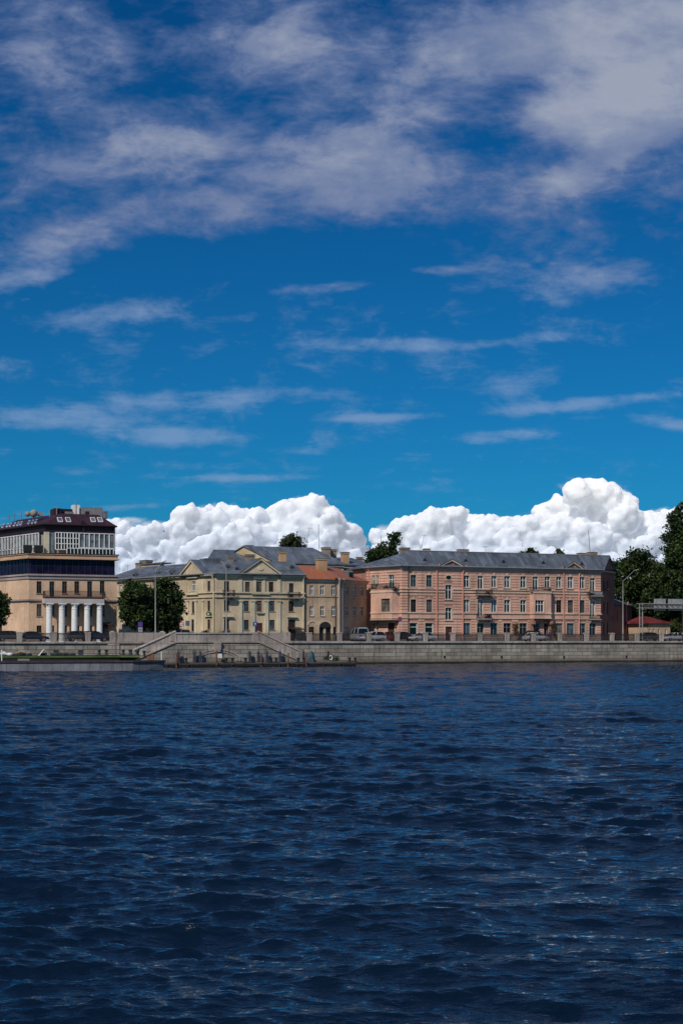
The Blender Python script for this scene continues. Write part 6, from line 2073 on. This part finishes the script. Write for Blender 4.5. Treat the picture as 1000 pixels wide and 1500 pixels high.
t.put(bp.inputs['Height'], t.math('ADD', n1, t.math('MULTIPLY', n2, 1.2)))
fre = t.node('ShaderNodeFresnel'); fre.inputs['IOR'].default_value = 1.333; t.l.new(bp.outputs[0], fre.inputs['Normal'])
dif = t.node('ShaderNodeBsdfDiffuse'); dif.inputs['Color'].default_value = WATER_COL; t.l.new(bp.outputs[0], dif.inputs['Normal'])
glo = t.node('ShaderNodeBsdfGlossy'); glo.inputs['Color'].default_value = WATER_TINT; glo.inputs['Roughness'].default_value = WATER_ROUGH; t.l.new(bp.outputs[0], glo.inputs['Normal'])
mx = t.node('ShaderNodeMixShader'); t.l.new(t.math('MULTIPLY', fre.outputs[0], WATER_K), mx.inputs[0]); t.l.new(dif.outputs[0], mx.inputs[1]); t.l.new(glo.outputs[0], mx.inputs[2])
t.l.new(mx.outputs[0], t.n['Material Output'].inputs['Surface'])
t.n.remove(bs)
me.materials.append(m)
wo = bpy.data.objects.new('water', me); COL.objects.link(wo); struct(wo)

# ================================================================ CUMULUS BANK
def cumulus(name, outline, base_py, Yd, seed, voxel=4.6):
    rg = random.Random(seed)
    a_v = []; a_f = []
    bm = bmesh.new(); bmesh.ops.create_icosphere(bm, subdivisions=2, radius=1)
    iv = np.array([x.co[:] for x in bm.verts]); if_ = np.array([[w.index for w in x.verts] for x in bm.faces]); bm.free()
    off = 0
    def ball(c, r, sq=1.0):
        nonlocal off
        a_v.append(iv * np.array([r, r, r * sq]) + np.array(c)); a_f.append(if_ + off); off += len(iv)
    def top(px):
        for (xa, ya), (xb, yb) in zip(outline, outline[1:]):
            if xa <= px <= xb: return ya + (yb - ya) * (px - xa) / (xb - xa)
        return outline[-1][1]
    sc = Yd / F
    px0, px1 = outline[0][0], outline[-1][0]
    px = px0
    while px < px1:
        ty = top(px)
        hgt = (base_py - ty)
        # stack of balls from the base to the top of the outline
        y = ty
        while y < base_py:
            r = rg.uniform(11, 24) * (1 if hgt > 50 else .7)
            cy = y + r * .92
            c = ((px + rg.uniform(-5, 5) - 500) * sc, Yd + rg.uniform(-30, 50) * sc + (y - ty) * sc * -.35, H + (HY - cy) * sc)
            ball(c, r * sc)
            for _ in range(7):
                u = Vector((rg.gauss(0, 1), rg.gauss(-.5, 1), rg.gauss(.45, .9))).normalized()
                r2 = r * rg.uniform(.25, .5)
                p = Vector(c) + u * (r * sc * .86)
                if HY - (p.z - H) / sc - r2 < top(500 + p.x / sc) - 2: continue
                ball(p, r2 * sc)
            y += r * 1.25
        px += rg.uniform(9, 14)
    me = bpy.data.meshes.new(name)
    me.from_pydata(np.concatenate(a_v).tolist(), [], np.concatenate(a_f).tolist())
    o = bpy.data.objects.new(name, me); COL.objects.link(o)
    r = o.modifiers.new('r', 'REMESH'); r.mode = 'VOXEL'; r.voxel_size = voxel * 1.3
    def disp(size, st, kind, hard=True):
        tx = bpy.data.textures.new('t', kind)
        tx.noise_scale = size
        if kind == 'CLOUDS':
            tx.noise_depth = 3; tx.noise_type = 'HARD_NOISE' if hard else 'SOFT_NOISE'
        d = o.modifiers.new('d', 'DISPLACE'); d.texture = tx; d.strength = st; d.mid_level = .5; d.texture_coords = 'GLOBAL'
    disp(30 * sc, 10 * sc, 'CLOUDS', False)
    disp(15 * sc, -9 * sc, 'VORONOI')
    disp(8.0 * sc, -2.6 * sc, 'VORONOI')
    r = o.modifiers.new('r2', 'REMESH'); r.mode = 'VOXEL'; r.voxel_size = voxel * .62
    disp(6.0 * sc, 2.2 * sc, 'CLOUDS', False)
    disp(3.0 * sc, .45 * sc, 'CLOUDS', True)
    s = o.modifiers.new('s', 'SMOOTH'); s.iterations = 2; s.factor = .4
    dg = bpy.context.evaluated_depsgraph_get(); dg.update()
    m2 = bpy.data.meshes.new_from_object(o.evaluated_get(dg)); m2.name = name
    bpy.data.objects.remove(o); bpy.data.meshes.remove(me)
    m2.polygons.foreach_set('use_smooth', np.ones(len(m2.polygons), bool))
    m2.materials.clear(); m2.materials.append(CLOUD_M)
    ob = bpy.data.objects.new(name, m2); COL.objects.link(ob); struct(ob)
    return ob
CLOUD_M, t, bs = base_mat('cumulus')
cz = t.sep(t.node('ShaderNodeTexCoord').outputs['Object'])[2]
t.l.new(t.mix(t.ramp(cz, 170, 470), (.42, .48, .57, 1), (.78, .76, .73, 1)), bs.inputs['Base Color'])  # haze painted in: greyer blue towards the cloud base
bs.inputs['Roughness'].default_value = 1
bs.inputs['Specular IOR Level'].default_value = 0
bs.inputs['Emission Color'].default_value = (.80, .83, .88, 1)
bs.inputs['Subsurface Weight'].default_value = .9
bs.inputs['Subsurface Radius'].default_value = (1, .97, .93)
bs.inputs['Subsurface Scale'].default_value = 55
bs.inputs['Emission Strength'].default_value = CLOUD_EMIT  # added glow lifts the shaded parts, standing in for scattered light
YC = 3600
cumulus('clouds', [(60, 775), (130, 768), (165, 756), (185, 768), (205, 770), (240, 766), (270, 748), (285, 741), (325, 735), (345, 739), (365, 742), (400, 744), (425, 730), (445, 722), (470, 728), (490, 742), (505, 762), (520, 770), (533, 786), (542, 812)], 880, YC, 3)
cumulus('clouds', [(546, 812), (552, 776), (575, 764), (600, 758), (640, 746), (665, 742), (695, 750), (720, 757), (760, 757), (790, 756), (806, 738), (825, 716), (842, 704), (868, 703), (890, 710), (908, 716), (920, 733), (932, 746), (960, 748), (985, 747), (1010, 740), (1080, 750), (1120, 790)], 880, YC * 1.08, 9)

# ================================================================ SKY AND SUN
SUN_AZ, SUN_EL = R(209), R(41)
w = bpy.data.worlds.new('World'); SC.world = w; w.use_nodes = True
T = NT(w.node_tree)
bg_ = T.n['Background']
sky = T.node('ShaderNodeTexSky'); sky.sky_type = 'NISHITA'; sky.sun_disc = False
sky.sun_elevation = SUN_EL; sky.sun_rotation = SUN_AZ
sky.air_density = 1.0; sky.dust_density = .4; sky.ozone_density = 3.0
base = T.mix(1.0, sky.outputs[0], (*SKY_TINT, 1), 'MULTIPLY')
gen = T.node('ShaderNodeTexCoord').outputs['Generated']
x, y, z = T.sep(gen)
yc = T.math('MAXIMUM', T.math('ABSOLUTE', y), .02)
az = T.math('DIVIDE', x, yc); el = T.math('DIVIDE', z, yc)       # direction as tangents of azimuth and elevation
zc2 = T.math('MAXIMUM', z, .03)
plane = T.comb(T.math('DIVIDE', x, zc2), T.math('DIVIDE', y, zc2), 0)
# deeper blue towards the zenith, as through a polariser
deep = T.ramp(el, .10, .48, 1.0, 0.0, smooth=False)
base = T.mix(1.0, base, T.mix(deep, (*ZEN, 1), (*HOR, 1)), 'MULTIPLY')
n_big = T.noise(plane, 1.5, 6, .58, .3)
n_mid = T.noise(plane, 4.2, 8, .62, .4)
n_fine = T.noise(plane, 13.0, 6, .6, .3)
ang = T.comb(az, T.math('MULTIPLY', el, 1.9), .3)
n_puff = T.noise(ang, 16.0, 9, .62, .35)
n_tuft = T.noise(ang, 42.0, 6, .6, .3)
den = T.math('ADD', T.math('MULTIPLY', n_big, .24), T.math('ADD', T.math('MULTIPLY', n_tuft, .22), T.math('ADD', T.math('MULTIPLY', n_fine, .08), T.math('MULTIPLY', n_puff, .47))))
den = T.math('ADD', T.math('MULTIPLY', T.math('SUBTRACT', den, .5), 1.75), .5)
def blob(px, py, rx, ry, amp, rot=0.0):
    m = T.node('ShaderNodeMapping'); m.vector_type = 'TEXTURE'
    m.inputs['Location'].default_value = ((px - 500) / F, (HY - py) / F, 0)
    m.inputs['Rotation'].default_value = (0, 0, R(rot))
    m.inputs['Scale'].default_value = (rx / F, ry / F, 1)
    T.put(m.inputs['Vector'], T.comb(az, el, 0))
    l = T.vmath('LENGTH', m.outputs[0])
    return T.ramp(l, 1.0, .15, 0, amp)
cov = None
for b in BLOBS:
    o = blob(*b)
    cov = o if cov is None else T.math('ADD', cov, o)
# elsewhere overhead a broken layer, thinning out towards the horizon; denser out of view, added for neutral ambient light
far = T.ramp(el, .26, .33, .0, .30)
front = T.ramp(y, -.1, .15, 0, 1)
cov = T.math('ADD', T.math('MULTIPLY', cov, front), T.math('MULTIPLY', far, T.math('SUBTRACT', 1.0, T.math('MULTIPLY', front, .5))))
d = T.math('ADD', den, cov)
alpha = T.ramp(d, .52, .90, 0, 1)
body = T.ramp(d, .68, 1.15, 0, 1)
lum = T.noise(T.vmath('ADD', ang, (.004, -.012, 0)), 13.0, 6, .6, .25)
shade = T.math('MULTIPLY', body, T.ramp(lum, .35, .65, .45, 1.0))
ccol = T.mix(shade, (*CL_D, 1), (*CL_L, 1))
ccol = T.mix(T.ramp(el, .20, .30), (*CL_LOW, 1), ccol)
allc = T.mix(T.math('MULTIPLY', alpha, T.ramp(el, .16, .30, .62, CL_A)), base, ccol)
fr_ = None
for b in FRINGE:
    o = blob(*b); fr_ = o if fr_ is None else T.math('ADD', fr_, o)
fa_ = T.ramp(T.math('ADD', fr_, T.math('MULTIPLY', T.math('SUBTRACT', T.noise(ang, 60.0, 6, .62, .3), .5), 1.5)), .25, .95, 0, .8)
fa_ = T.math('MULTIPLY', fa_, front)
allc = T.mix(fa_, allc, (6.2, 6.7, 7.6, 1))
T.l.new(allc, bg_.inputs['Color'])
bg_.inputs['Strength'].default_value = SKY_STR
w.cycles.sampling_method = 'MANUAL'; w.cycles.sample_map_resolution = 512

sd = bpy.data.lights.new('sun', 'SUN'); sd.energy = SUN_E; sd.angle = R(.55); sd.color = (1.0, .93, .84)
so = bpy.data.objects.new('sun', sd); COL.objects.link(so)
dirv = Vector((math.sin(SUN_AZ) * math.cos(SUN_EL), math.cos(SUN_AZ) * math.cos(SUN_EL), math.sin(SUN_EL)))
so.rotation_euler = (-dirv).to_track_quat('-Z', 'Y').to_euler()
so.location = (0, 0, 50)
